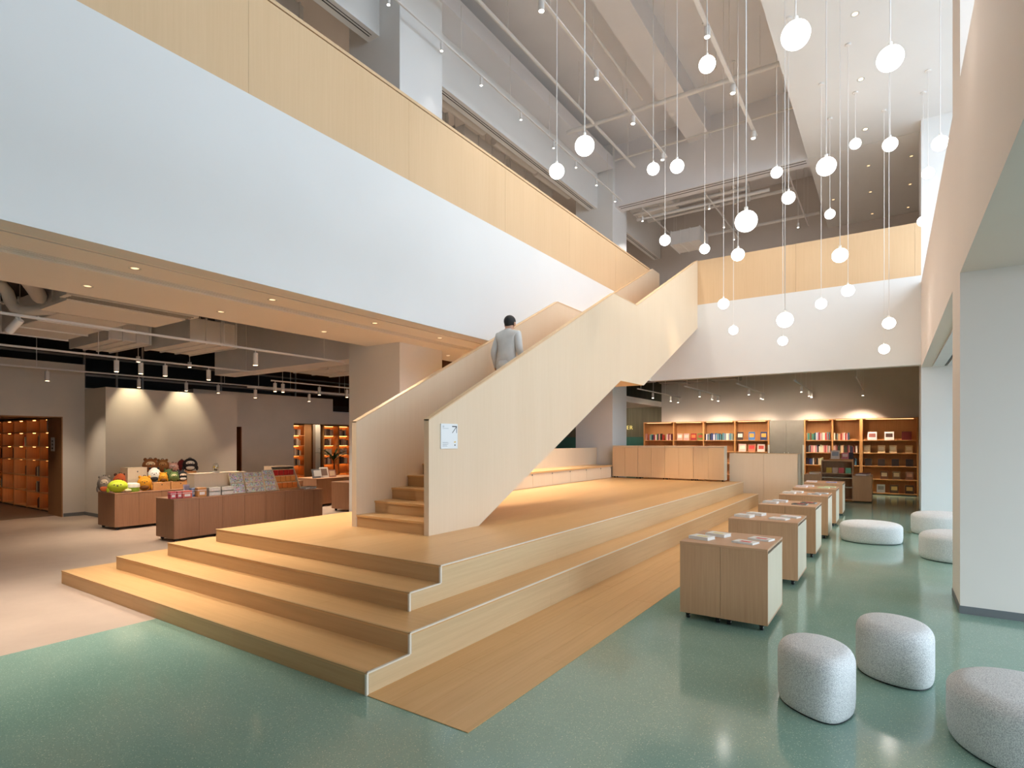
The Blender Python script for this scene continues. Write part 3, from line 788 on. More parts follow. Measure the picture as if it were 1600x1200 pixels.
spot('cart_beam', (-2.69, 10.25, 8.78), (-4.75, 15.45, 1.0), 900, 13, .9, (1, .72, .42), .05)
spot('deck_beam', (-2.69, 12.1, 8.78), (-4.9, 14.6, .6), 400, 15, .9, (1, .74, .45), .05)
def pipe(pts, r, label, name='ceiling_pipe', group=None, hang=None):
    o = MB().tube(pts, r, 10).build(name, M['service'], None, True); tag(o, label, 'pipe', group)
    if hang:
        for (x, y, z, zt) in hang: MB().rod((x, y, z), (x, y, zt), .006, 6).build('hanger', M['service'], o)
    return o
pipe([(-6.15, -2, 9.6), (-6.15, 15.5, 9.6)], .035, 'long white sprinkler pipe beside the left beam of the hall', hang=[(-6.15, y, 9.63, ZC) for y in (3, 6, 9, 12, 15)])
pipe([(-6.9, 12.8, 9.6), (-1.8, 12.95, 9.6)], .055, 'thick white cross pipe spanning the hall ceiling', hang=[(x, 12.85, 9.65, ZC) for x in (-5.4, -3.4, -2.3)])
pipe([(-5.05, -2, 10.02), (-5.05, 13.2, 10.02)], .028, 'thin white conduit below the left edge of the middle beam')
pipe([(-6.9, 15.75, 10.1), (-1.8, 15.75, 10.1)], .03, 'white conduit along the beam at the far end of the hall')
for i, (x, y) in enumerate(((-5.5, 8.5), (-3.4, 9.2), (-3.3, 13.2), (-5.6, 13.6))):
    o = MB().rod((x, y, ZC), (x, y, 10.15), .012, 8).rod((x, y, 10.16), (x, y, 10.12), .03, 10).build('sprinkler_head', M['service']); tag(o, 'small white sprinkler drop in the hall ceiling, %s of four' % ORD[i], 'sprinkler', 'hall sprinklers')
# recessed downlights
def downlight(x, y, z, label, group, power=0, size=90, r=.05, c=(1, .8, .58), lens='lamp'):
    t = thing('downlight', (x, y, z), label, 'downlight', group)
    MB().lathe([(r * .72, z + .002), (r, z - .004), (r * 1.15, z - .003), (r * 1.15, z + .002)], x, y, 18).build('trim_ring', M['metal'], t)
    MB().lathe([(r * .66, z - .001), (r * .66, z + .004)], x, y, 16).build('lens', M[lens], t)
    if power: spot('beam', (x, y, z - .012), (x, y, z - 1), power, size, .8, c, .04, t)
    return t
for i, (px, py) in enumerate(((1336, 22), (1345, 124), (1352, 202))):
    p = onz(px, py, ZS); downlight(p.x, p.y, ZS, 'recessed downlight in the white hall soffit, %s from the camera' % ORD[i], 'soffit downlights over the aisle', 60 if i < 2 else 0, 50, .06, (1, .9, .78))
for i, (px, py) in enumerate(((1357, 259), (1360, 300), (1363, 334), (1424, 244), (1422, 288), (1419, 324), (1302, 312))):
    p = onz(px, py, ZS); downlight(p.x, min(p.y, 21.2), ZS, 'recessed downlight in the shaded soffit above the back mezzanine, %s of seven' % ORD[i], 'soffit downlights over the mezzanine', 0, 60, .05, lens='lampdim')
for r_, xx in enumerate((-6.18, -7.32)):
    for i, yy in enumerate((1.05, 2.53, 4.015, 5.64, 7.05, 8.6, 10.1, 11.6, 13.1)):
        if r_ == 1 and 6.5 < yy < 8.1: continue
        downlight(xx, yy, Z1, 'warm downlight in the mezzanine soffit, %s row from the fascia, %s from the camera' % (ORD[r_], ORD[i]), 'warm downlights under the left mezzanine', 140 if yy < 8 else 140, 95, .05, (1, .9, .78), 'lampdim')
# =================================================================== UPPER LEFT AND BACK: ducts and spots
def duct(x0, x1, y0, y1, z0, z1, label, group=None, m='service', name='air_duct', flange=True, ax='y'):
    t = thing(name, ((x0 + x1) / 2, (y0 + y1) / 2, z0), label, 'air duct', group)
    bx('casing', x0, x1, y0, y1, z0, z1, M[m], t, .01)
    if flange:
        for k in (0.02, .34, .66, .98):
            if ax == 'y': yy = y0 + (y1 - y0) * k; bx('flange', x0 - .02, x1 + .02, yy - .015, yy + .015, z0 - .02, z1 + .02, M[m], t)
            else: xx = x0 + (x1 - x0) * k; bx('flange', xx - .015, xx + .015, y0 - .02, y1 + .02, z0 - .02, z1 + .02, M[m], t)
    if z0 > 6:
        for (x, y) in ((x0 + .1, y0 + .1), (x1 - .1, y1 - .1)): MB().rod((x, y, z1), (x, y, ZC), .008, 6).build('hanger', M['service'], t)
    return t
for i, (y0, y1) in enumerate(((8.6, 10.2), (11.4, 12.6), (13.4, 14.6))):
    duct(-9.9, -9.2, y0, y1, 8.75, 9.15, 'grey-white air duct above the left gallery, %s from the front column' % ORD[i], 'ducts above the left gallery')
    fd = MB().rod((-8.35, y0 + .2, 9.3), (-8.3, y1 + .9, 9.3), .11, 14).build('flexible_duct', M['service'], None, True); MB().rod((-8.33, y0 + .8, 9.4), (-8.33, y0 + .8, ZC), .008, 6).build('hanger', M['service'], fd)
    tag(fd, 'round flexible duct above the left gallery, %s from the front column' % ORD[i], 'air duct', 'round ducts above the left gallery')
for i, (xx, y0, y1, z) in enumerate(((-8.6, 2, 6.2, 9.0), (-8.7, 8.3, 10.2, 9.05), (-8.55, 10.6, 12.4, 8.95), (-8.7, 12.8, 15.2, 9.1))):
    duct(xx - .45, xx, y0, y1, z, z + .35, 'white rectangular duct just behind the left beam of the hall, %s from the camera' % ORD[i], 'ducts behind the left beam')
for i, y in enumerate((4.0, 6.2, 10.7, 13.0)):
    pipe([(-8.9, y, 9.4), (-13, y + .3, 9.4)], .04, 'white pipe crossing above the left gallery, %s from the camera' % ORD[i], group='pipes above the left gallery')
for i, yy in enumerate((3.0, 9.5, 12.0, 14.4)):  # fill spots added to lift the dark gallery
    spotlight((-9.7 if yy < 5 else -10.2, yy, ZC), 'added fill spotlight above the left gallery, %s from the camera' % ORD[i], 'added fill spots above the left gallery', ln=.2, r=.05, lens='lampw', power=320, size=140, c=(1, .93, .86), drop=1.0)
# upper back mezzanine
duct(-7.0, -5.6, 17.2, 17.9, 9.1, 9.45, 'white air duct at the left of the upper back ceiling', ax='x')
duct(-6.2, -5.2, 18.8, 19.8, 8.3, 8.75, 'white air conditioning unit hanging over the upper back gallery', name='air_unit', ax='x')
for i, (y, z) in enumerate(((17.3, 9.0), (17.6, 8.92), (18.6, 9.2), (20.5, 9.0))):
    pipe([(-6.9, y, z), (-3.4 + i * .5, y, z)], .05, 'white pipe under the upper back ceiling, %s from the beam' % ORD[i], group='pipes above the back gallery')
for i, x in enumerate((-4.4, -4.0, -3.6)):
    pipe([(x, 17.0, 9.5), (x, 18.2, 9.5), (x - .02, 18.35, 9.46), (x - .02, 18.4, 9.3), (x - .02, 18.4, 9.05)], .05, 'bent white pipe over the upper back gallery, %s from the left' % ORD[i], group='bent pipes above the back gallery')
UB = [(1004, 345, -6.4), (1062, 386, -6.4), (1108, 326, -4.5), (1131, 355, -4.5), (1147, 374, -4.5), (1247, 355, -2.3)]
for i, (px, py, xx) in enumerate(UB):
    p = onx(px, py, xx)
    if p.y > 21.2: p = p * (21.0 / p.y) + Vector((0, 0, 1.68)) * (1 - 21.0 / p.y)
    spotlight((xx, p.y, 8.9), 'tiny lit spotlight over the upper back gallery, %s from the left' % ORD[i], 'spots over the back gallery', ln=.13, r=.03, lens='lampw', power=110, c=(1, .93, .88), size=100, drop=8.9 - p.z - .1)
for i, xx in enumerate((-6.4, -4.5, -2.3)):
    track(xx, 16.7, 21.3, 8.9, ZC, 'light track over the upper back gallery, %s from the left' % ORD[i], 'back gallery tracks', 4, hy=[16.9, 18.4, 20.1, 21.1])
# =================================================================== LOWER BACK ROOM: tracks and spots
LBX = [-6.5, -5.06, -3.6, -2.14, -.72]
for i, xx in enumerate(LBX):
    track(xx, 16.6, 20.9, 3.28, 4.7, 'light track over the back book room, %s from the left' % ORD[i], 'book room tracks', 4, hy=[16.9, 18.0, 19.2, 20.7])
LB = [(0, 1020, 618), (0, 1048, 624), (0, 1071, 627), (1, 1093, 616), (1, 1112.5, 620), (1, 1121.5, 622), (1, 1137.5, 626), (2, 1170, 613), (2, 1189, 620), (2, 1203, 625), (3, 1252, 609), (3, 1264, 616), (3, 1269, 618), (3, 1280, 622), (4, 1351, 612)]
for i, (k, px, py) in enumerate(LB):
    p = onx(px, py, LBX[k]); y = max(16.9, min(p.y, 20.6))
    spotlight((LBX[k], y, 3.28), 'white track spotlight over the back book room, %s from the left' % ORD[i], 'spots over the back book room', ln=.16, r=.035, lens='lampw', power=240 if k == 4 else 110 if y < 19.3 else 60, target=(LBX[k] - .2, 21.3, .7), size=105, c=(1, .8, .6))
pipe([(-7.2, 19.0, 4.4), (.4, 19.0, 4.4)], .05, 'white pipe across the book room ceiling')
duct(-6.9, -4.2, 19.6, 20.3, 3.75, 4.15, 'silver grey air duct in the book room ceiling', ax='x', m='steel')

# =================================================================== BACK BOOK ROOM: bookcases, door, books, island
rng = random.Random(5)
PAL = [('grey', (150, 156, 164)), ('navy', (52, 66, 104)), ('white', (226, 222, 214)), ('teal', (84, 136, 140)), ('maroon', (120, 46, 50)), ('pink', (214, 150, 150)), ('tan', (190, 160, 122)), ('dark', (48, 44, 46)), ('blue', (82, 110, 160)), ('green', (96, 124, 84)), ('cream', (232, 218, 190)), ('red', (176, 58, 54))]
def spine_book(x, y, z, w_, d_, h_, c, label, group, tilt=0, face='-y'):
    """upright book, rounded spine towards the room"""
    m = MB()
    if face == '-y':
        m.prism([(x - w_ / 2, y + d_), (x - w_ / 2, y + .006), (x - w_ / 4, y), (x + w_ / 4, y), (x + w_ / 2, y + .006), (x + w_ / 2, y + d_)], 'z', z, z + h_)
    else:
        m.prism([(x - d_, y - w_ / 2), (x - .006, y - w_ / 2), (x, y - w_ / 4), (x, y + w_ / 4), (x - .006, y + w_ / 2), (x - d_, y + w_ / 2)], 'z', z, z + h_)
    if tilt: m.rot(tilt, (x, y, z), 'Y')
    o = m.build('book', col(c)); tag(o, label, 'book', group); return o
def face_book(x, y, z, w_, h_, c, mark, label, group, lean=.14):
    """book shown cover-out, leaning back on its shelf"""
    b = thing('book', (x, y, z), label, 'book', group)
    m = MB().box(x - w_ / 2, x + w_ / 2, y, y + .016, z, z + h_); m.rot(-lean, (x, y, z), 'X'); m.build('cover', col(c), b)
    m = MB().box(x - w_ / 2 + .002, x + w_ / 2 - .003, y + .002, y + .014, z + .002, z + h_ + .0008); m.rot(-lean, (x, y, z), 'X'); m.build('pages', WHITEP, b)
    if mark:
        m = MB().box(x - w_ * .36, x + w_ * .36, y - .001, y + .001, z + h_ * .35, z + h_ * .8); m.rot(-lean, (x, y, z), 'X'); m.build('cover_print', col(mark), b)
    return b
YS, YBK = 21.0, 21.38
ZROW = [.06, .488, .90, 1.305, 1.71]
ZTOPC = 2.40
def bookcase(xs, label, rows=ZROW):
    b = thing('bookcase', ((xs[0] + xs[-1]) / 2, YS, 0), label, 'bookcase', 'honey oak bookcases along the back wall')
    bx('back_panel', xs[0], xs[-1], YBK - .02, YBK, .03, ZTOPC, M['case'], b)
    for x in xs: bx('upright', x - .02, x + .02, YS, YBK - .02, 0, ZTOPC, M['case'], b)
    for i in range(len(xs) - 1):
        for z in rows: bx('shelf', xs[i] + .02, xs[i + 1] - .02, YS + .005, YBK - .02, z - .025, z, M['case_x'], b)
        bx('shelf', xs[i] + .02, xs[i + 1] - .02, YS, YBK - .02, ZTOPC - .03, ZTOPC, M['case_x'], b)
        bx('strip_light', xs[i] + .1, xs[i + 1] - .1, YS + .03, YS + .045, ZTOPC - .045, ZTOPC - .031, M['led2'], b)
    return b
XA4 = [ony(p, 687, YS).x for p in (1006.3, 1052, 1099, 1148, 1200.6)]
bookcase(XA4, 'honey oak bookcase of four bays left of the grey doors')
XB2 = [ony(p, 687, YS).x for p in (1257.5, 1300.5, 1344)]
bookcase(XB2, 'honey oak bookcase of two bays right of the grey doors')
XC1 = [XB2[-1] + .045, ony(1434, 687, YS).x]
bookcase(XC1, 'wide honey oak display bookcase with cover-out books at the right')
# double steel door between the bookcases
dx0, dx1 = XA4[-1] + .03, XB2[0] - .03
dd = thing('door_2', ((dx0 + dx1) / 2, YS, 0), '', ''); del dd['label'], dd['category']; dd['kind'] = 'structure'
xm = (dx0 + dx1) / 2
bx('leaf', dx0, xm - .004, YS + .05, YS + .09, 0, 2.38, M['steel'], dd); bx('leaf', xm + .004, dx1, YS + .05, YS + .09, 0, 2.38, M['steel'], dd)
for s in (-1, 1): MB().rod((xm + s * .06, YS + .02, .9), (xm + s * .06, YS + .02, 1.3), .012, 8).build('handle', M['metal'], dd)
for i, x in enumerate((dx0 - .0, dx1 + .0)):
    tag(MB().rod((x, YS - .12, .0), (x, YS - .12, 1.55), .03, 12).box(x - .05, x + .05, YS - .2, YS - .04, 0, .03).build('security_post', M['metal'], None, True), 'grey metal post standing at the %s side of the steel doors' % ('left' if i == 0 else 'right'), 'post', 'posts by the doors')
def fill(x0, x1, z, bay, shelf, dens=1.0, tall=.27, cols=None, caseword='left bookcase'):
    x = x0 + .03; n = 0; out = []
    while x < x1 - .08:
        w_ = rng.uniform(.026, .05); 
        if rng.random() < dens: out.append((x + w_ / 2, w_))
        x += w_ + .001
    for k, (xx, w_) in enumerate(out):
        nm, c = rng.choice(cols or PAL)
        c = tuple(max(10, min(245, int(v + rng.uniform(-14, 14)))) for v in c)
        spine_book(xx, YS + .05 + rng.uniform(0, .02), z, w_, .17, tall * rng.uniform(.8, 1.0), c, '%s book in the %s, %s bay, %s shelf, %s from left' % (nm, caseword, bay, shelf, ORD[min(k, 38)]), 'spine-out books in the back bookcases')
cool = [PAL[i] for i in (0, 1, 2, 3, 7, 8)]
fill(XA4[0], XA4[1], 1.71, 'first', 'top', .9, .25)
fill(XA4[2], XA4[3], 1.71, 'third', 'top', 1, .26, cool)
for k, (fx, c, mk_) in enumerate(((.2, (214, 170, 150), (240, 220, 210)), (.42, (206, 160, 150), (230, 200, 190)), (.66, (150, 34, 36), (214, 120, 60)), (.88, (96, 112, 50), (170, 60, 40)))):
    face_book(XA4[1] + (XA4[2] - XA4[1]) * fx, YS + .06, 1.71, .2, .25, c, mk_, 'book shown cover-out in the left bookcase, second bay, top shelf, %s from left' % ORD[k], 'cover-out books in the left bookcase')
for k, (fx, c, mk_) in enumerate(((.15, (60, 40, 36), (220, 210, 190)), (.5, (60, 110, 170), (230, 150, 60)), (.85, (40, 60, 110), (220, 160, 70)))):
    face_book(XA4[3] + (XA4[4] - XA4[3]) * fx, YS + .06, 1.71, .21, .29, c, mk_, 'book shown cover-out in the left bookcase, fourth bay, top shelf, %s from left' % ORD[k], 'cover-out books in the left bookcase')
for k, (fx, c, mk_) in enumerate(((.22, (226, 190, 180), (240, 220, 200)), (.5, (190, 120, 90), (210, 60, 60)), (.78, (220, 200, 190), (190, 70, 60)))):
    face_book(XA4[3] + (XA4[4] - XA4[3]) * fx, YS + .05, 1.305, .24, .27, c, mk_, 'book shown cover-out in the left bookcase, fourth bay, second shelf, %s from left' % ORD[k], 'cover-out books in the left bookcase')
RB = 'right bookcase'
fill(XB2[0], XB2[1], 1.71, 'first', 'top', 1, .26, None, RB); fill(XB2[1], XB2[2] - .25, 1.71, 'second', 'top', .95, .24, None, RB)
fill(XB2[0], XB2[1], 1.305, 'first', 'second', .9, .25, [PAL[i] for i in (2, 5, 10, 11, 0, 7)], RB); fill(XB2[1], XB2[2], 1.305, 'second', 'second', .9, .25, [PAL[i] for i in (7, 4, 6, 10, 2)], RB)
fill(XB2[0], XB2[1] - .2, .90, 'first', 'third', .9, .24, [PAL[i] for i in (7, 1, 10)], RB); fill(XB2[1] + .2, XB2[2], .90, 'second', 'third', .8, .24, None, RB)
wd_ = XC1[1] - XC1[0]
DISP = [(1.71, 'top', [(.19, (206, 200, 204), (150, 90, 84)), (.5, (232, 232, 228), (90, 60, 50)), (.81, (112, 34, 30), None)], .25, .26),
        (1.305, 'second', [(.09, (232, 204, 160), (244, 226, 196)), (.36, (232, 204, 160), (246, 228, 200)), (.57, (232, 204, 160), (250, 236, 206)), (.85, (216, 176, 124), (236, 206, 160))], .19, .24),
        (.90, 'third', [(.12, (66, 62, 66), None), (.36, (72, 66, 70), None), (.61, (66, 60, 62), None), (.86, (58, 50, 52), None)], .19, .22),
        (.488, 'fourth', [(.41, (120, 86, 70), (226, 206, 170)), (.63, (128, 104, 84), (216, 196, 160)), (.86, (140, 104, 90), (196, 150, 130))], .2, .25),
        (.06, 'bottom', [(.35, (190, 196, 200), (130, 130, 130)), (.59, (96, 78, 62), (222, 190, 120)), (.86, (70, 50, 40), (206, 166, 100))], .22, .26)]
for z, nm, its, bw, bh in DISP:
    for k, (fx, c, mk_) in enumerate(its):
        face_book(XC1[0] + wd_ * fx, YS + .1, z, bw, bh, c, mk_, 'book shown cover-out in the wide display bookcase, %s shelf, %s from left' % (nm, ORD[k]), 'cover-out books in the display bookcase')
# neon letters on the cafe wall
ft = bpy.data.curves.new('neon', 'FONT'); ft.body = 'ER'; ft.size = .23; ft.extrude = .012; ft.offset = -.006; ft.space_character = 1.1; ft.align_x = 'RIGHT'
to = bpy.data.objects.new('neon_tmp', ft); C.objects.link(to)
dg = bpy.context.evaluated_depsgraph_get(); dg.update()
nm_ = bpy.data.meshes.new_from_object(to.evaluated_get(dg)); bpy.data.objects.remove(to)
no = bpy.data.objects.new('neon_sign', nm_); C.objects.link(no)
p = ony(988.5, 671, 21.44); no.location = (p.x, 21.46, p.z); no.rotation_euler = (R(90), 0, 0)
nm_.materials.clear(); nm_.materials.append(glow('yellow neon', (245, 220, 90), .95)); tag(no, 'yellow glowing letters ER on the dark cafe wall', 'sign')
spot('cafe_fill', (-9.0, 19.5, 2.95), (-9.0, 21.5, 1.6), 60, 110)  # fill light added to brighten the cafe wall, no fixture
# display island in front of the bookcases
YI = 18.1; dep_i = 1.1
isl = thing('display_island', (-1.25, YI + .5, 0), 'brown oak display island with an open shelf centre in the book room', 'display stand')
bx('block', -2.07, -1.645, YI, YI + dep_i, .03, .70, M['oak'], isl, .003); bx('block', -.862, -.43, YI, YI + dep_i, .03, .70, M['oak'], isl, .003)
bx('block_top', -2.075, -1.64, YI - .004, YI + dep_i + .004, .70, .72, M['oak_top'], isl); bx('block_top', -.866, -.425, YI - .004, YI + dep_i + .004, .70, .72, M['oak_top'], isl)
for x in (-1.64, -.885): bx('upright', x, x + .022, YI, YI + .5, .03, 1.13, M['oak'], isl)
for z in (.05, .38, .64, .76): bx('shelf', -1.618, -.885, YI, YI + .48, z, z + .02, M['oak_pale'] if z in (.38, .64) else M['oak_top'], isl)
bx('back_panel', -1.618, -.885, YI + .46, YI + .5, .05, 1.11, M['oak'], isl); bx('top', -1.642, -.861, YI - .002, YI + .5, 1.11, 1.135, M['oak_top'], isl)
bx('display_tray', -1.45, -.86, YI + .08, YI + .34, 1.135, 1.175, M['case_x'], isl)
for k, (x, c) in enumerate(((-1.45, (206, 168, 70)), (-1.3, (196, 170, 150)), (-1.15, (214, 96, 100)), (-.98, (110, 184, 160)))):
    face_book(x, YI + .1, .78, .13, .15, c, None, '%s booklet in the island\'s open shelf, %s from left' % (('ochre', 'beige', 'coral', 'mint')[k], ORD[k]), 'booklets in the island shelf')
for k, (x, w_, h_, c, mk_) in enumerate(((-1.3, .22, .24, (226, 206, 196), (160, 160, 170)), (-1.06, .17, .18, (206, 120, 130), (236, 200, 196)), (-.92, .11, .19, (56, 48, 60), None))):
    face_book(x, YI + .12, 1.175, w_, h_, c, mk_, 'book on top of the display island, %s from left' % ORD[k], 'books on top of the island')
for k, (x, y, c) in enumerate(((-.66, YI + .25, (60, 110, 170)), (-.62, YI + .55, (206, 110, 80)), (-.6, YI + .85, (150, 120, 90)), (-1.85, YI + .4, (210, 190, 120)), (-1.84, YI + .75, (120, 120, 120)))):
    flat_book(x, y, .72, .26, .2, .05, col(c), R(8 * (k - 2)), 'thick book lying on the island\'s %s block, %s from the camera' % (('right', ORD[k]) if k < 3 else ('left', ORD[k - 3])), 'books lying on the island')

# =================================================================== LEFT: glowing shelf room
lc = thing('lit_bookcase', (-17.9, 4.88, 0), 'amber-lit oak bookcase of square cells beyond the left opening', 'bookcase')
LX = [-20.58, -19.68, -18.77, -17.83, -16.92, -16.02]; LZ = [.056, .44, .824, 1.222, 1.547, 1.887, 2.2]
bx('back_panel', LX[0], LX[-1], 5.2, 5.22, 0, 2.2, M['case'], lc)
for x in LX: bx('upright', x - .016, x + .016, 4.88, 5.2, 0.03, 2.2, M['case'], lc)
for i in range(5):
    for z in LZ: bx('shelf', LX[i] + .016, LX[i + 1] - .016, 4.885, 5.2, z - .012, z + .012, M['case_x'], lc)
    bx('plinth', LX[i] + .02, LX[i + 1] - .02, 4.93, 4.95, 0, .04, M['slot'], lc)
    for z in LZ[1:]: bx('strip_light', LX[i] + .12, LX[i] + .26, 4.97, 4.99, z - .022, z - .0125, M['led'], lc)
def cell_books(i, j, fr, n, cols):
    x = LX[i + 1] - .03; z = LZ[j] + .012
    for k in range(n):
        w_ = rng.uniform(.035, .06); h_ = rng.uniform(.2, .27); nm, c = cols[k % len(cols)]
        spine_book(x - w_ / 2, 4.888, z, w_, .18, h_, c, '%s book in the amber-lit bookcase, column %s, row %s, %s from right' % (nm, ORD[i], ORD[j], ORD[k]), 'books in the amber-lit bookcase'); x -= w_ + .003
warm = [('dark', (52, 44, 40)), ('brown', (120, 76, 46)), ('grey', (120, 120, 116)), ('cream', (220, 196, 150)), ('maroon', (110, 40, 34))]
for (i, j, n) in ((1, 3, 2), (2, 2, 2), (2, 3, 2), (2, 4, 3), (3, 1, 6), (3, 0, 4), (3, 2, 6), (3, 4, 3), (4, 1, 4), (4, 2, 6), (4, 4, 5), (4, 3, 2), (0, 1, 3), (0, 3, 3)):
    cs = warm[(i + j) % 5:] + warm[:(i + j) % 5]; cell_books(i, j, 0, n, cs)
face_book(LX[3] - .2, 4.9, LZ[4] + .012, .26, .28, (190, 40, 34), (70, 40, 40), 'red book shown cover-out in the amber-lit bookcase', 'books in the amber-lit bookcase')
bn_ = thing('hanging_notice', (-16.2, 4.86, 1.9), 'white notice hanging at the top right of the amber-lit bookcase', 'sign')
bx('panel', -16.36, -16.1, 4.85, 4.858, 1.9, 2.2, paint('notice paper', (214, 210, 204), .6, .02), bn_)
MB().box(-16.27, -16.19, 4.846, 4.849, 2.05, 2.1).box(-16.27, -16.25, 4.846, 4.849, 1.93, 1.98).box(-16.21, -16.19, 4.846, 4.849, 1.93, 1.98).box(-16.25, -16.21, 4.846, 4.849, 1.96, 2.0).build('print', ink, bn_)
jn = thing('jamb_notice', (-15.7, 4.765, 1.45), 'narrow white notice on the oak jamb of the left opening', 'sign')
bx('panel', -15.8, -15.6, 4.757, 4.766, 1.45, 1.76, paint('notice paper'), jn) if False else bx('panel', -15.8, -15.6, 4.757, 4.766, 1.45, 1.76, MATS['notice paper'], jn)
MB().box(-15.74, -15.66, 4.754, 4.757, 1.66, 1.69).box(-15.73, -15.67, 4.754, 4.757, 1.58, 1.62).box(-15.75, -15.65, 4.754, 4.757, 1.50, 1.53).build('print', ink, jn)
jl = wood('oak jamb lining', (168, 122, 80), (150, 106, 68), 'z', .5)
sbox('trim_70', -16.0, -15.2, 4.768, 4.79, 0, 2.2, jl); sbox('trim_71', -16.0, -15.2, -3.0, 4.79, 2.195, 2.215, jl)
sbox('wall_left_shelf_back', XL, -16.0, 5.24, 5.4, 0, 3.4, M['cream']); sbox('ceiling_shelf_room', XL, -16.0, -3.0, 5.24, 2.26, 2.4, M['grey'])
sbox('floor_shelf_room', XL, -15.6, -3.0, 5.24, .001, .008, paint('brown carpet', (128, 100, 78), .9, .08, 20))
spot('shelf_room_beam', (-17.9, 3.0, 2.2), (-17.9, 4.3, 0), 30, 110)

# ------------------------------------------------- rear niche with shelves and plant
def niche(y0, y1, label, xf=-17.0):
    b = thing('niche_bookcase', (xf, (y0 + y1) / 2, 0), label, 'bookcase', 'niche bookcases')
    bx('back_panel', xf - .35, xf - .33, y0, y1, 0, 2.25, M['case'], b)
    for y in (y0, y1): bx('upright', xf - .33, xf, y - .015, y + .015, 0, 2.25, M['case'], b)
    for z in (.1, .49, .84, 1.18, 1.525, 1.88, 2.235):
        bx('shelf', xf - .33, xf - .004, y0 + .015, y1 - .015, z - .02, z, M['case_x'], b)
        if z > .2: bx('strip_light', xf - .28, xf - .26, y0 + .05, y1 - .05, z - .03, z - .021, M['led'], b)
    return b
niche(11.78, 12.28, 'narrow lit bookcase in the rear opening, left one'); niche(13.1, 13.75, 'lit bookcase in the rear opening beside the plant, middle one'); niche(13.77, 14.4, 'lit bookcase in the rear opening, right one')
for (y0, y1, nm) in ((11.8, 12.26, 'left'), (13.12, 13.73, 'middle'), (13.8, 14.38, 'right')):
    for j, z in enumerate((.84, 1.18, 1.525, 1.88)):
        y = y0 + .06
        for k in range(5):
            w_ = rng.uniform(.03, .07); c = rng.choice([(214, 190, 160), (60, 50, 48), (196, 160, 130), (120, 96, 80), (226, 210, 190)])
            spine_book(-17.06, y + w_ / 2, z, w_, .18, rng.uniform(.17, .26), c, 'book in the %s niche bookcase, shelf %s from below, %s from left' % (nm, ORD[j], ORD[k]), 'books in the niche bookcases', face='+x'); y += w_ + rng.uniform(.003, .03)
sbox('wall_niche', -17.1, -17.02, 12.3, 12.95, 0, 2.6, jl); sbox('wall_niche_pier', -16.9, -16.75, 12.55, 12.75, 0, 2.6, M['cream']); sbox('wall_niche_back', -17.6, -17.4, 10.6, 14.5, 0, 3.0, paint('dark brown wall', (74, 50, 36), .8, .06, 3))
sbox('ceiling_niche', -17.6, -16.0, 10.6, 14.5, 2.6, 2.7, M['grey']); sbox('wall_niche_side', -17.6, -16.0, 10.5, 10.6, 0, 2.6, jl)
spot('niche_beam', (-16.4, 12.4, 2.55), (-16.9, 12.7, 0), 30, 120)
pl = thing('potted_palm', (-15.9, 12.65, 0), 'dark green palm in a pot in the rear opening', 'plant')
MB().lathe([(.13, 0), (.17, .36), (.18, .4), (.16, .4), (.15, .34)], -15.9, 12.65, 18).build('pot', col((70, 66, 62)), pl, True)
MB().tube([(-15.9, 12.65, .3), (-15.88, 12.66, .7), (-15.9, 12.65, 1.1)], [.03, .024, .016], 8).build('trunk', col((92, 70, 46)), pl, True)
lf = col((46, 70, 38)); lf2 = col((60, 88, 46))
for k in range(22):
    a = k * 2.4; e = .35 + .5 * ((k * 7) % 5) / 5; ln = .42 + .1 * (k % 3); z0 = .95 + .02 * (k % 8)
    m = MB(); pts = []
    for s in range(6):
        t = s / 5; rr = ln * t * math.cos(e * (1 - .6 * t)); zz = z0 + ln * (t * math.sin(e + .5) * 1.25 - .55 * t * t); pts.append((rr, zz, .03 * math.sin(math.pi * min(1, t * .93 + .07)) + .002))
    vs = []; fs = []
    for (rr, zz, w_) in pts:
        c_, s_ = math.cos(a), math.sin(a)
        for q, dz in ((-1, 0), (0, .008), (1, 0)): vs.append((-15.9 + rr * c_ - q * w_ * s_, 12.65 + rr * s_ + q * w_ * c_, zz + dz))
    for s in range(5): fs += [(3 * s, 3 * s + 1, 3 * s + 4, 3 * s + 3), (3 * s + 1, 3 * s + 2, 3 * s + 5, 3 * s + 4)]
    m.add(vs, fs).build('leaf', lf if k % 2 else lf2, pl, True)

# =================================================================== LEFT: sales counters
def counter(x0, x1, y0, y1, z1, label, group, ends=True):
    c = thing('sales_counter', ((x0 + x1) / 2, (y0 + y1) / 2, 0), label, 'counter', group)
    bx('body', x0 + .002, x1 - .018, y0 + .018, y1 - .002, .06, z1 - .02, M['oak_dim'], c)
    bx('end_panel', x0, x1, y0, y0 + .018, .055, z1 - .02, M['oak_dim'], c)
    ym = (y0 + y1) / 2
    bx('door', x1 - .018, x1, y0 + .02, ym - .002, .055, z1 - .024, M['oak_dim'], c); bx('door', x1 - .018, x1, ym + .002, y1 - .004, .055, z1 - .024, M['oak_dim'], c)
    bx('top', x0 - .004, x1 + .004, y0 - .004, y1 - .001, z1 - .02, z1, M['oak_dimtop'], c, .003)
    for cx in (x0 + .07, x1 - .07):
        for cy_ in (y0 + .07, y1 - .07):
            MB().rod((cx - .014, cy_, .026), (cx + .014, cy_, .026), .026, 12).box(cx - .02, cx + .02, cy_ - .02, cy_ + .012, .04, .06).build('caster', M['black'], c, True)
    return c
for i in range(5):
    counter(-12.81, -12.06, 4.6 + .815 * i, 4.6 + .815 * (i + 1), .70, 'brown oak counter unit of the rear run by the cream wall, %s from left' % ORD[i], 'rear run of oak counters')
FY = [4.6, 5.417, 6.242, 7.08, 7.53]
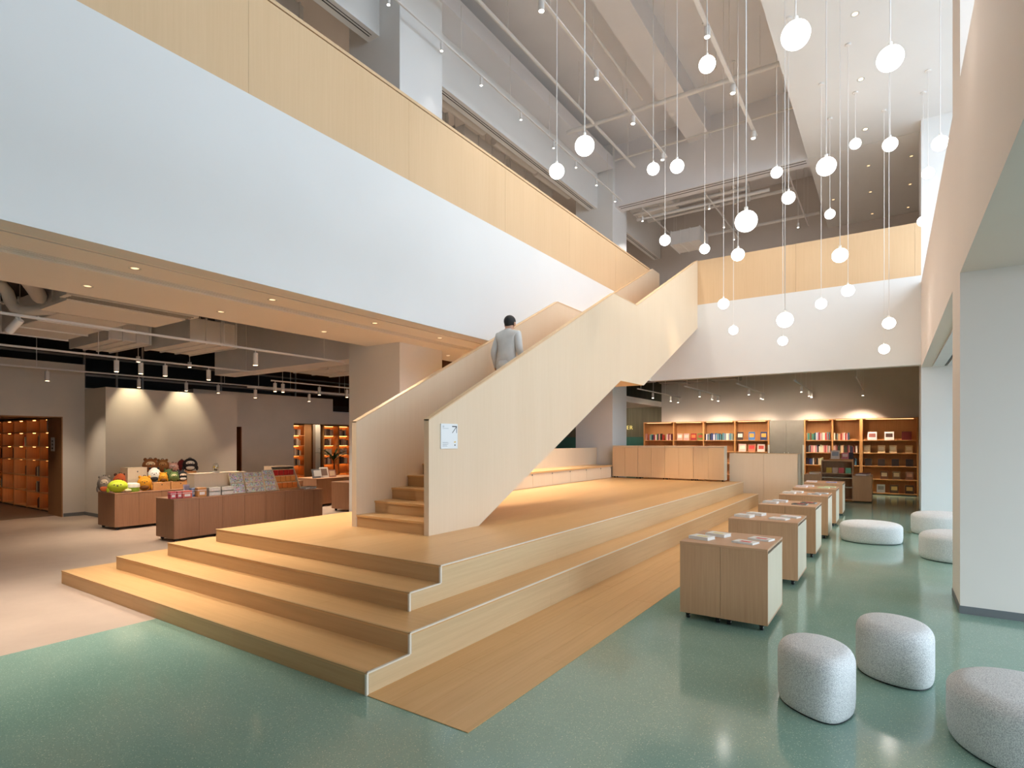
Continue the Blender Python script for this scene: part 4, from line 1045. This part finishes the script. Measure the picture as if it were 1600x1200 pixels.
for i in range(4):
    counter(-10.44, -9.82, FY[i], FY[i + 1], .715 if i < 3 else .69, 'brown oak counter unit of the front run by the platform, %s from left' % ORD[i], 'front run of oak counters')
counter(-12.9, -12.1, 9.1, 10.6, .72, 'brown oak counter before the rear opening', None); counter(-11.2, -10.5, 8.85, 9.9, .70, 'brown oak counter half hidden by the white column', None)
NB = (.926, -.377)       # towards the room
AB = math.atan2(NB[1], NB[0])
def at(px, py, x): return onx(px, py, x)
def bag(px, pyb, wpx, hpx, x, main, patch, label, ears='round', zb=None, accent=None, belly=None):
    b0 = at(px, pyb, x); sc_ = (.5582 * -x + .8297 * b0.y) / 880
    w_, h_ = wpx * sc_ * .95, hpx * sc_; z = b0.z if zb is None else zb; cx, cy_ = b0.x, b0.y
    t = thing('animal_backpack', (cx, cy_, z), label, 'backpack', 'animal backpacks on the rear counter')
    dp = w_ * .34
    def part(name, m, mat): m.rot(AB, (cx, cy_, z)); return m.build(name, mat, t, 'all')
    n = 20; vs = []; fs = []; nv = 10      # soft upright bag: squarish ellipsoid standing on a flattened base
    m = MB(); m.ball((cx, cy_, z + h_ * .5), (dp, w_ / 2, h_ * .5), 20, 12)
    m.v = [(cx + (vx - cx) * (1 + .12 * (1 - abs(vz - z - h_ / 2) / (h_ / 2))), cy_ + (vy - cy_) * (1 + .10 * math.sin(math.pi * min(1, max(0, (vz - z) / h_)))), max(z, vz * 1.0) if vz > z + .06 * h_ else z) for vx, vy, vz in m.v]
    part('body', m, col(main, .85))
    for s in (-1, 1):
        if ears == 'round': part('ear', MB().ball((cx, cy_ + s * w_ * .34, z + h_ * .93), (dp * .35, w_ * .13, w_ * .13), 10, 8), col(accent or main, .85))
        elif ears == 'point': part('ear', MB().rod((cx, cy_ + s * w_ * .3, z + h_ * .85), (cx, cy_ + s * w_ * .36, z + h_ * 1.1), w_ * .12, 10, .004), col(accent or main, .85))
        part('eye', MB().ball((cx + dp * .98, cy_ + s * w_ * .16, z + h_ * .62), (.008, w_ * .05, w_ * .05), 8, 6), col((24, 22, 22)))
        part('side_pocket', MB().ball((cx - dp * .1, cy_ + s * w_ * .5, z + h_ * .22), (dp * .6, w_ * .1, h_ * .2), 10, 8), col(accent or main, .85))
    if patch: part('face_patch', MB().ball((cx + dp * .80, cy_, z + h_ * .60), (dp * .28, w_ * .33, h_ * .2), 14, 8), col(patch, .85))
    if belly: part('pocket', MB().ball((cx + dp * .78, cy_, z + h_ * .25), (dp * .4, w_ * .32, h_ * .17), 14, 8), col(belly, .85))
    part('nose', MB().ball((cx + dp * 1.08, cy_, z + h_ * .55), (.01, w_ * .06, w_ * .045), 8, 6), col((40, 32, 28)))
    part('handle', MB().tube([(cx - dp * .3, cy_ - w_ * .1, z + h_ * .95), (cx - dp * .3, cy_ - w_ * .06, z + h_ * 1.04), (cx - dp * .3, cy_ + w_ * .06, z + h_ * 1.04), (cx - dp * .3, cy_ + w_ * .1, z + h_ * .95)], .006, 6), col((50, 46, 44)))
    return t
XB_ = -12.35
def crate(x0, x1, y0, y1, z0, z1, label, mat='maple', name='wooden_box'):
    b = thing(name, ((x0 + x1) / 2, (y0 + y1) / 2, z0), label, 'box', 'wooden display boxes')
    bx('body', x0, x1, y0, y1, z0, z1 - .012, M[mat], b, .003); bx('lid', x0 - .002, x1 + .002, y0 - .002, y1 + .002, z1 - .012, z1, M[mat], b, .002)
    MB().rod((x1, (y0 + y1) / 2, (z0 + z1) / 2 + .03), (x1 + .003, (y0 + y1) / 2, (z0 + z1) / 2 + .03), .012, 10).build('finger_hole', M['slot'], b)
    return b
g1 = at(205, 752, -12.6)
crate(-12.78, -12.45, 4.97, 5.32, .70, .93, 'lower pale wooden box of the stack behind the yellow bag'); crate(-12.78, -12.45, 4.97, 5.32, .93, 1.15, 'upper pale wooden box of the stack behind the yellow bag')
crate(-12.42, -12.12, 5.29, 5.61, .70, .85, 'low pale wooden riser box under the panda bag, left one', 'case_x'); crate(-12.42, -12.12, 5.63, 5.99, .70, .85, 'low pale wooden riser box under the penguin bag, right one', 'case_x')
crate(-12.78, -12.47, 5.36, 6.3, .70, 1.03, 'long wooden back riser under the bear bags', 'case_x')
Z7 = .70
bag(163, 767, 18, 26, -12.42, (120, 108, 98), (196, 176, 150), 'grey-brown animal backpack at the left end of the rear counter', zb=Z7, belly=(190, 96, 50))
bag(188, 764, 19, 27, -12.62, (196, 92, 50), None, 'orange-red animal backpack behind the lime green bag', zb=.70, accent=(90, 50, 40))
bag(184, 767, 26, 20, -12.2, (190, 206, 50), (206, 216, 80), 'lime green round animal bag on the rear counter', zb=Z7, ears='none')
bag(226, 764, 19, 23, -12.22, (206, 140, 30), (214, 150, 40), 'yellow animal backpack with brown stripes on the rear counter', zb=Z7, ears='round', belly=(110, 66, 26))
bag(235, 740, 21, 22, -12.64, (140, 84, 44), (214, 182, 144), 'brown bear backpack at the back, left of two', zb=1.03)
bag(254, 740, 17, 20, -12.64, (150, 98, 54), (186, 136, 84), 'brown bear backpack at the back, right of two', zb=1.03)
bag(241, 752, 17, 23, -12.3, (218, 212, 202), (236, 230, 222), 'white and black panda backpack on the riser', zb=.85, accent=(36, 34, 36), belly=(40, 38, 40))
bag(255, 752, 12, 15, -12.2, (212, 146, 34), (226, 170, 60), 'small yellow animal backpack right of the panda', zb=.85, belly=(110, 66, 26))
bag(263, 750, 15, 19, -12.36, (76, 96, 54), None, 'green animal backpack behind the small yellow one', zb=.85, ears='point')
bag(272, 752, 13, 15, -12.22, (96, 116, 66), (200, 196, 150), 'small green animal backpack with a pale face', zb=.85)
bag(270, 740, 15, 14, -12.66, (226, 176, 160), (240, 206, 196), 'pink animal backpack at the back of the rear counter', zb=1.03)
bag(279, 748, 17, 16, -12.4, (52, 48, 52), (150, 140, 140), 'dark grey animal backpack beside the penguins', zb=.85)
bag(284, 740, 12, 18, -12.72, (120, 40, 38), None, 'maroon animal backpack at the back beside the large penguin', zb=1.03, ears='none')
bag(297, 738, 20, 20, -12.62, (44, 38, 40), (226, 216, 204), 'large black penguin backpack at the right end of the rear riser', zb=1.03, ears='none', belly=(206, 196, 186))
bag(286, 752, 15, 15, -12.2, (34, 36, 36), (224, 196, 170), 'small black penguin backpack on the right riser', zb=.85, ears='none', belly=(216, 206, 196))
p = at(207, 766, -12.18)
lb = thing('lunch_pot', (p.x, p.y, Z7), 'white and green round lunch pot between the lime and yellow bags', 'container')
MB().lathe([(.105, Z7), (.115, Z7 + .02), (.115, Z7 + .085), (.11, Z7 + .09)], p.x, p.y, 20).build('base', col((150, 182, 60)), lb, True)
MB().lathe([(.122, Z7 + .085), (.124, Z7 + .12), (.115, Z7 + .155), (.06, Z7 + .17)], p.x, p.y, 20).build('lid', col((228, 220, 206)), lb, True)
p = at(200, 768, -12.1)
tag(MB().ball((p.x, p.y, Z7 + .035), (.05, .06, .035), 14, 8).build('plush_toy', col((226, 206, 160)), None, 'all'), 'small cream plush toy before the lunch pot', 'toy')
# front counter goods
ZF = .715
blk = thing('display_block', (-10.2, 6.0, ZF), 'long pale maple display block on the front counter', 'display block')
bx('body', -10.42, -10.16, 5.10, 6.06, ZF, 1.09, M['maple'], blk, .003); bx('top', -10.425, -10.155, 5.095, 6.065, 1.09, 1.102, M['maple_y'], blk)
p = at(337, 735, -10.28)
gd = thing('glass_dome', (p.x, p.y, 1.102), 'small glass dome with yellow flowers on the display block', 'ornament')
MB().lathe([(.062, 1.102), (.066, 1.11), (.062, 1.12)], p.x, p.y, 18).build('base', col((206, 200, 190)), gd, True)
gl = bpy.data.materials.new('clear glass'); nt, N, L, b_ = nodes(gl); tr = N.new('ShaderNodeBsdfTransparent'); gs = N.new('ShaderNodeBsdfGlossy'); gs.inputs['Roughness'].default_value = .03
mxs = N.new('ShaderNodeMixShader'); mxs.inputs[0].default_value = .18; L.new(tr.outputs[0], mxs.inputs[1]); L.new(gs.outputs[0], mxs.inputs[2]); L.new(mxs.outputs[0], N['Material Output'].inputs['Surface'])
MB().lathe([(.056, 1.12), (.058, 1.20), (.05, 1.245), (.028, 1.268), (.004, 1.274)], p.x, p.y, 20).build('dome', gl, gd, 'all')
for k, (dx, dy, dz, c) in enumerate(((-.01, -.02, .10, (224, 190, 40)), (.015, .015, .115, (236, 226, 200)), (0, .025, .09, (216, 180, 50)), (.01, -.02, .055, (60, 70, 40)), (-.01, .02, .05, (50, 50, 50)))):
    MB().ball((p.x + dx, p.y + dy, 1.102 + dz), .018, 10, 8).build('flower' if k < 3 else 'moss', col(c), gd, 'all')
def carton(px, pyb, wpx, hpx, x, c, label, zb=ZF, band=None, d=.1):
    b0 = at(px, pyb, x); s_ = (.5582 * -x + .8297 * b0.y) / 880; w_, h_ = wpx * s_ * .9, hpx * s_
    t = thing('gift_box', (b0.x, b0.y, zb), label, 'box', 'small gift boxes on the front counter')
    bx('body', b0.x - d, b0.x, b0.y - w_ / 2, b0.y + w_ / 2, zb, zb + h_, col(c), t, .003)
    bx('lid_edge', b0.x - d - .002, b0.x + .002, b0.y - w_ / 2 - .002, b0.y + w_ / 2 + .002, zb + h_ * .68, zb + h_ * .76, col(band or (236, 226, 220)), t)
    bx('label_print', b0.x, b0.x + .001, b0.y - w_ * .3, b0.y + w_ * .3, zb + h_ * .22, zb + h_ * .55, col((240, 232, 226)), t)
    return b0.y
GB = [(271, 776, 9, 11, -9.92, (206, 92, 104), 'pink gift box at the left end of the front counter, front'), (281, 776, 8, 11, -9.92, (196, 84, 92), 'rose gift box second from left on the front counter'),
      (293, 777, 16, 11, -9.9, (214, 110, 96), 'coral gift box with white print on the front counter'), (285, 768, 16, 10, -10.08, (126, 168, 158), 'teal gift box behind the pink ones'),
      (316, 775, 15, 14, -9.9, (196, 140, 84), 'tan paper gift box with striped top on the front counter'), (305, 772, 12, 13, -10.04, (130, 150, 190), 'blue gift box behind the tan one')]
for q in GB: carton(*q)
p = at(297, 768, -10.3); 
tg = thing('framed_card', (-10.3, p.y, ZF), 'lilac card standing behind the gift boxes', 'card'); m = MB().box(-10.31, -10.3, p.y - .1, p.y + .1, ZF, ZF + .2); m.rot(-.2, (-10.3, p.y, ZF), 'Y'); m.build('board', col((206, 190, 206)), tg)
m = MB().box(-10.3, -10.299, p.y - .08, p.y + .08, ZF + .03, ZF + .17); m.rot(-.2, (-10.3, p.y, ZF), 'Y'); m.build('picture', col((170, 160, 180)), tg)
for i in range(2):
    for j in range(2):
        carton(336 + 20 * i, 774 - 2 * i, 20, 7, -9.95, (232, 226, 214), 'white flat gift box with a dark seal, %s column, %s' % (ORD[i], 'lower' if j == 0 else 'upper'), ZF + j * .062, (226, 218, 206), .14)
# postcard rack panels
def prints(name): 
    m = bpy.data.materials.new(name); nt, N, L, b = nodes(m); g_ = N.new('ShaderNodeNewGeometry'); v = N.new('ShaderNodeTexVoronoi'); v.inputs['Scale'].default_value = 55
    L.new(g_.outputs['Position'], v.inputs['Vector']); hs = N.new('ShaderNodeHueSaturation'); hs.inputs['Saturation'].default_value = .45; hs.inputs['Value'].default_value = .8
    L.new(v.outputs['Color'], hs.inputs['Color']); L.new(hs.outputs['Color'], b.inputs['Base Color']); b.inputs['Roughness'].default_value = .5
    return m
PRT = prints('colourful small prints')
def rack(y0, y1, z1, label, cells, x=-9.95):
    t = thing('card_rack', (x, (y0 + y1) / 2, ZF), label, 'card rack', 'card racks on the front counter')
    mb = MB().box(x - .02, x, y0, y1, ZF, z1); mb.rot(-.32, (x, y0, ZF), 'Y'); mb.build('board', M['oak_pale'], t)
    nx, nz = cells
    for i in range(nx):
        for j in range(nz):
            ya = y0 + (y1 - y0) * i / nx + .006; yb = y0 + (y1 - y0) * (i + 1) / nx - .006; za = ZF + (z1 - ZF) * j / nz + .008; zb = ZF + (z1 - ZF) * (j + 1) / nz - .006
            mb = MB().box(x, x + .004, ya, yb, za, zb); mb.rot(-.32, (x, y0, ZF), 'Y'); mb.build('card', PRT, t)
    for j in range(nz):
        za = ZF + (z1 - ZF) * j / nz; mb = MB().box(x, x + .02, y0, y1, za, za + .012); mb.rot(-.32, (x, y0, ZF), 'Y'); mb.build('ledge', M['oak_pale'], t)
pa = [at(q, 768, -9.95).y for q in (363, 384, 386, 414, 416, 432)]
rack(pa[0], pa[1], ZF + .39, 'card rack with two picture cards, left one on the front counter', (1, 2)); rack(pa[2], pa[3], ZF + .39, 'card rack filled with many small colourful cards, middle one', (4, 4)); rack(pa[4], pa[5], ZF + .42, 'card rack with pale blue edging, right one', (2, 4))
pa = [at(q, 764, -9.95).y for q in (434, 468)]
sd = thing('sloped_display', (-10.1, sum(pa) / 2, ZF), 'sloped pale wooden display case with red and orange packets on the front counter', 'display case')
for y in pa: MB().prism([(-10.4, ZF), (-9.9, ZF), (-10.16, 1.16), (-10.4, 1.16)], 'y', y - .008, y + .008).build('side', M['maple'], sd)
bx('back_panel', -10.4, -10.39, pa[0], pa[1], ZF, 1.16, M['maple'], sd); bx('top', -10.4, -10.11, pa[0] - .01, pa[1] + .01, 1.16, 1.175, M['maple_y'], sd)
for j in range(3):
    z = ZF + .03 + j * .125; xx = -9.96 - j * .06
    bx('tier', xx - .2, xx, pa[0] + .01, pa[1] - .01, ZF, z, M['case_x'], sd)
    n = 4
    for k in range(n):
        ya = pa[0] + .015 + (pa[1] - pa[0] - .03) * k / n; o = thing('snack_packet', (xx - .03, ya + .02, z), 'packet in the sloped display case, %s tier, %s from left' % (('bottom', 'middle', 'top')[j], ORD[k]), 'packet', 'packets in the sloped display')
        wk = (pa[1] - pa[0] - .03) / n - .008
        bx('pouch', xx - .05, xx - .03, ya, ya + wk, z, z + .105, col(((214, 120, 50), (222, 150, 80), (176, 34, 34))[j]), o, .006); bx('seal', xx - .044, xx - .036, ya, ya + wk, z + .105, z + .118, col((226, 190, 150)), o)
for k, (px, c) in enumerate(((478, (206, 196, 180)), (488, (60, 56, 54)))):
    p = at(px, 758, -10.05); flat_book(-10.08, min(p.y, 7.4), .69, .24, .17, .04, col(c), R(5), '%s book lying on the end of the front counter' % ('pale' if k == 0 else 'black'), 'books on the front counter')
for k, (px, w_, h_, c, mk_) in enumerate(((494, .32, .24, (96, 96, 100), (190, 190, 190)), (508, .26, .28, (206, 196, 186), (110, 90, 80)), (520, .24, .2, (150, 110, 96), (200, 170, 140)))):
    p = onx(px, 740, -12.3); y = min(max(p.y, 9.3), 10.4)
    b = thing('picture_book', (-12.3, y, .72), 'picture book displayed on the counter before the rear opening, %s from left' % ORD[k], 'book', 'picture books on the rear counter')
    m = MB().box(-12.32, -12.3, y - w_ / 2, y + w_ / 2, .72, .72 + h_); m.rot(-.25, (-12.3, y, .72), 'Y'); m.build('cover', col(c), b)
    m = MB().box(-12.3, -12.298, y - w_ * .35, y + w_ * .35, .72 + h_ * .2, .72 + h_ * .85); m.rot(-.25, (-12.3, y, .72), 'Y'); m.build('cover_print', col(mk_), b)
crate(-12.6, -12.25, 10.05, 10.5, .72, 1.02, 'wooden display crate on the counter before the rear opening') if False else None

# =================================================================== LEFT: ceiling services
LT = [-8.57, -11.4, -14.35]
for i, x in enumerate(LT):
    track(x, -2.5, 7.1 if i < 2 else 13, 3.15, 4.95, 'white light track over the sales floor, %s from the fascia' % ORD[i], 'sales floor tracks', 8, .035, [[-1.5, .5, 2.1, 4.75, 6.6], [-1.5, .3, 2.75, 4.1, 6.8], None][i])
track(-12.2, 7.9, 13.5, 3.1, 4.5, 'white light track beyond the lower beam, right one', 'sales floor tracks', 5, hy=[8.2, 10.7, 12, 13.2]); track(-13.2, 7.9, 13.5, 3.0, 4.5, 'white light track beyond the lower beam, left one', 'sales floor tracks', 5, hy=[8.2, 10.7, 12, 13.2])
SP = [(182, 545, -11.4, 3.15), (258, 555, -11.4, 3.15), (326, 560, -11.4, 3.15), (220, 562, -11.4, 3.15), (217, 575, -14.35, 3.15), (74, 562, -14.35, 3.15), (291, 582, -14.35, 3.15), (341, 575, -14.35, 3.15), (399, 550, -8.57, 3.15), (403, 570, -12.2, 3.1), (442, 594, -12.2, 3.1), (499, 590, -12.2, 3.1), (399, 592, -13.2, 3.0), (483, 598, -13.2, 3.0), (542, 594, -12.2, 3.1)]
for i, (px, py, x, z) in enumerate(SP):
    p = onx(px, py, x); y = p.y
    if x in (-12.2, -13.2): y = min(max(y, 8.0), 13.4)
    elif x > -14: y = min(y, 7.0)
    tgt = (x + .3, y + .2, .6)
    spotlight((x, y, z), 'white cylinder spotlight over the sales floor, %s of fifteen' % ORD[i], 'spots over the sales floor', ln=.2, r=.04, power=105, target=tgt, size=100, c=(1, .84, .66), drop=.06)
p = onx(31, 505, -8.57)
spotlight((-8.57, p.y, 3.15), 'large tilted white spotlight at the left edge of the sales floor', None, ln=.2, r=.045, tilt=(-.9, -.5), power=60, target=(-10.4, p.y - 1, .5), size=80, c=(1, .84, .66))
for i, (px, py) in enumerate(((205, 608), (285, 610))):
    q = onx(px, py, -14.09)
    spotlight((-13.75, q.y, 3.55), 'small wall-washing spotlight over the cream feature wall, %s one' % ('left' if i == 0 else 'right'), 'wall washers', ln=.12, r=.04, power=95, target=(-14.05, q.y, 1.9), size=62, c=(1, .84, .56), drop=.03)
    tag(MB().rod((-13.75, q.y, 3.55), (-13.75, q.y, 4.95), .008, 6).build('suspension_rod', M['service']), 'thin rod carrying the %s wall washer' % ('left' if i == 0 else 'right'), 'rod', 'wall washer rods')
# diffuser plate, fan-coil units, ducts and pipes above the sales floor
dp_ = thing('linear_diffuser', (-8.8, 3.2, 3.42), 'long linear air diffuser and white plate beside the soffit', 'air diffuser')
bx('plate', -9.36, -8.44, 2.70, 4.11, 3.42, 3.46, M['soffit'], dp_); bx('frame', -8.43, -8.2, 2.62, 4.18, 3.44, 3.56, M['service'], dp_)
for k in range(3): bx('blade', -8.425 + .075 * k + .02, -8.425 + .075 * k + .05, 2.68, 4.12, 3.43, 3.44, M['steel'], dp_)
for (x, y) in ((-9.25, 2.8), (-9.25, 4.0), (-8.3, 2.8), (-8.3, 4.0)): MB().rod((x, y, 3.46), (x, y, 4.95), .008, 6).build('hanger', M['service'], dp_)
def hung(t, pts):
    for (x, y, z) in pts: MB().rod((x, y, z), (x, y, 4.95), .008, 6).build('hanger', M['service'], t)
t = duct(-12.4, -9.7, 3.05, 3.95, 3.5, 3.95, 'large white air duct over the left counters, nearest', None, ax='x'); hung(t, [(-12, 3.2, 3.9), (-10, 3.8, 3.9)])
t = duct(-13.3, -11.55, 4.3, 5.0, 3.5, 3.9, 'white fan unit with wavy casing over the rear counter', None, name='fan_unit'); hung(t, [(-13.1, 4.4, 3.85), (-11.7, 4.9, 3.85)])
t = duct(-12.0, -10.3, 5.08, 5.95, 3.45, 3.88, 'white fan unit beside the lower beam', None, name='fan_unit'); hung(t, [(-11.8, 5.2, 3.8), (-10.5, 5.8, 3.8)])
t = duct(-12.6, -11.0, 1.4, 2.4, 3.6, 4.05, 'white air duct at the left picture edge', None, ax='x'); hung(t, [(-12.2, 1.6, 3.95), (-11.2, 2.2, 3.95)])
t = duct(-13.2, -11.8, 8.6, 10.4, 3.5, 3.95, 'white fan unit beyond the lower beam', None, name='fan_unit'); t2 = [MB().rod((x, y, 3.9), (x, y, 4.5), .008, 6).build('hanger', M['service'], t) for x, y in ((-13, 8.8), (-12, 10.2))]
def bend(pts, r, label, **k): return pipe(pts, r, label, **k)
bend([(-10.1, 1.6, 3.85), (-10.1, 2.35, 3.85), (-10.12, 2.5, 3.82), (-10.15, 2.57, 3.74), (-10.15, 2.6, 3.62), (-10.12, 2.64, 3.54), (-10.05, 2.72, 3.5), (-9.6, 2.9, 3.5)], .075, 'bent white duct pipe at the left under the ceiling, front one', hang=[(-10.1, 1.8, 3.9, 4.95)])
bend([(-9.0, 1.4, 3.8), (-9.0, 2.2, 3.8), (-9.05, 2.38, 3.8), (-9.18, 2.5, 3.8), (-9.9, 2.8, 3.8), (-10.4, 3.0, 3.8)], .1, 'bent white duct pipe at the left under the ceiling, rear one', hang=[(-9.0, 1.6, 3.85, 4.95)])
for i, (x, z) in enumerate(((-9.2, 3.75), (-10.2, 4.2), (-11.0, 4.3), (-12.9, 4.1))):
    pipe([(x, -2, z), (x, 7.1, z)], .03, 'thin white pipe running under the dark ceiling, %s from the soffit' % ORD[i], group='thin pipes over the sales floor', hang=[(x, y, z + .02, 4.95) for y in (.5, 2.5, 4.8, 6.6)])
for i, y in enumerate((3.3, 5.6, 6.3, 6.9, 9.0, 11.5)):
    tag(MB().rod((-16.4, y, 2.4), (-16.4, y, 4.95), .03, 8).build('steel_post', M['steel']), 'thin steel post in the dark void above the partitions, %s from left' % ORD[i], 'post', 'posts in the dark void')
for i, z in enumerate((3.3, 3.75)):
    tag(MB().box(-16.7, -16.64, 3, 14, z, z + .05).build('steel_rail', M['steel']), '%s steel rail in the dark void above the partitions' % ('lower' if i == 0 else 'upper'), 'rail', 'rails in the dark void')
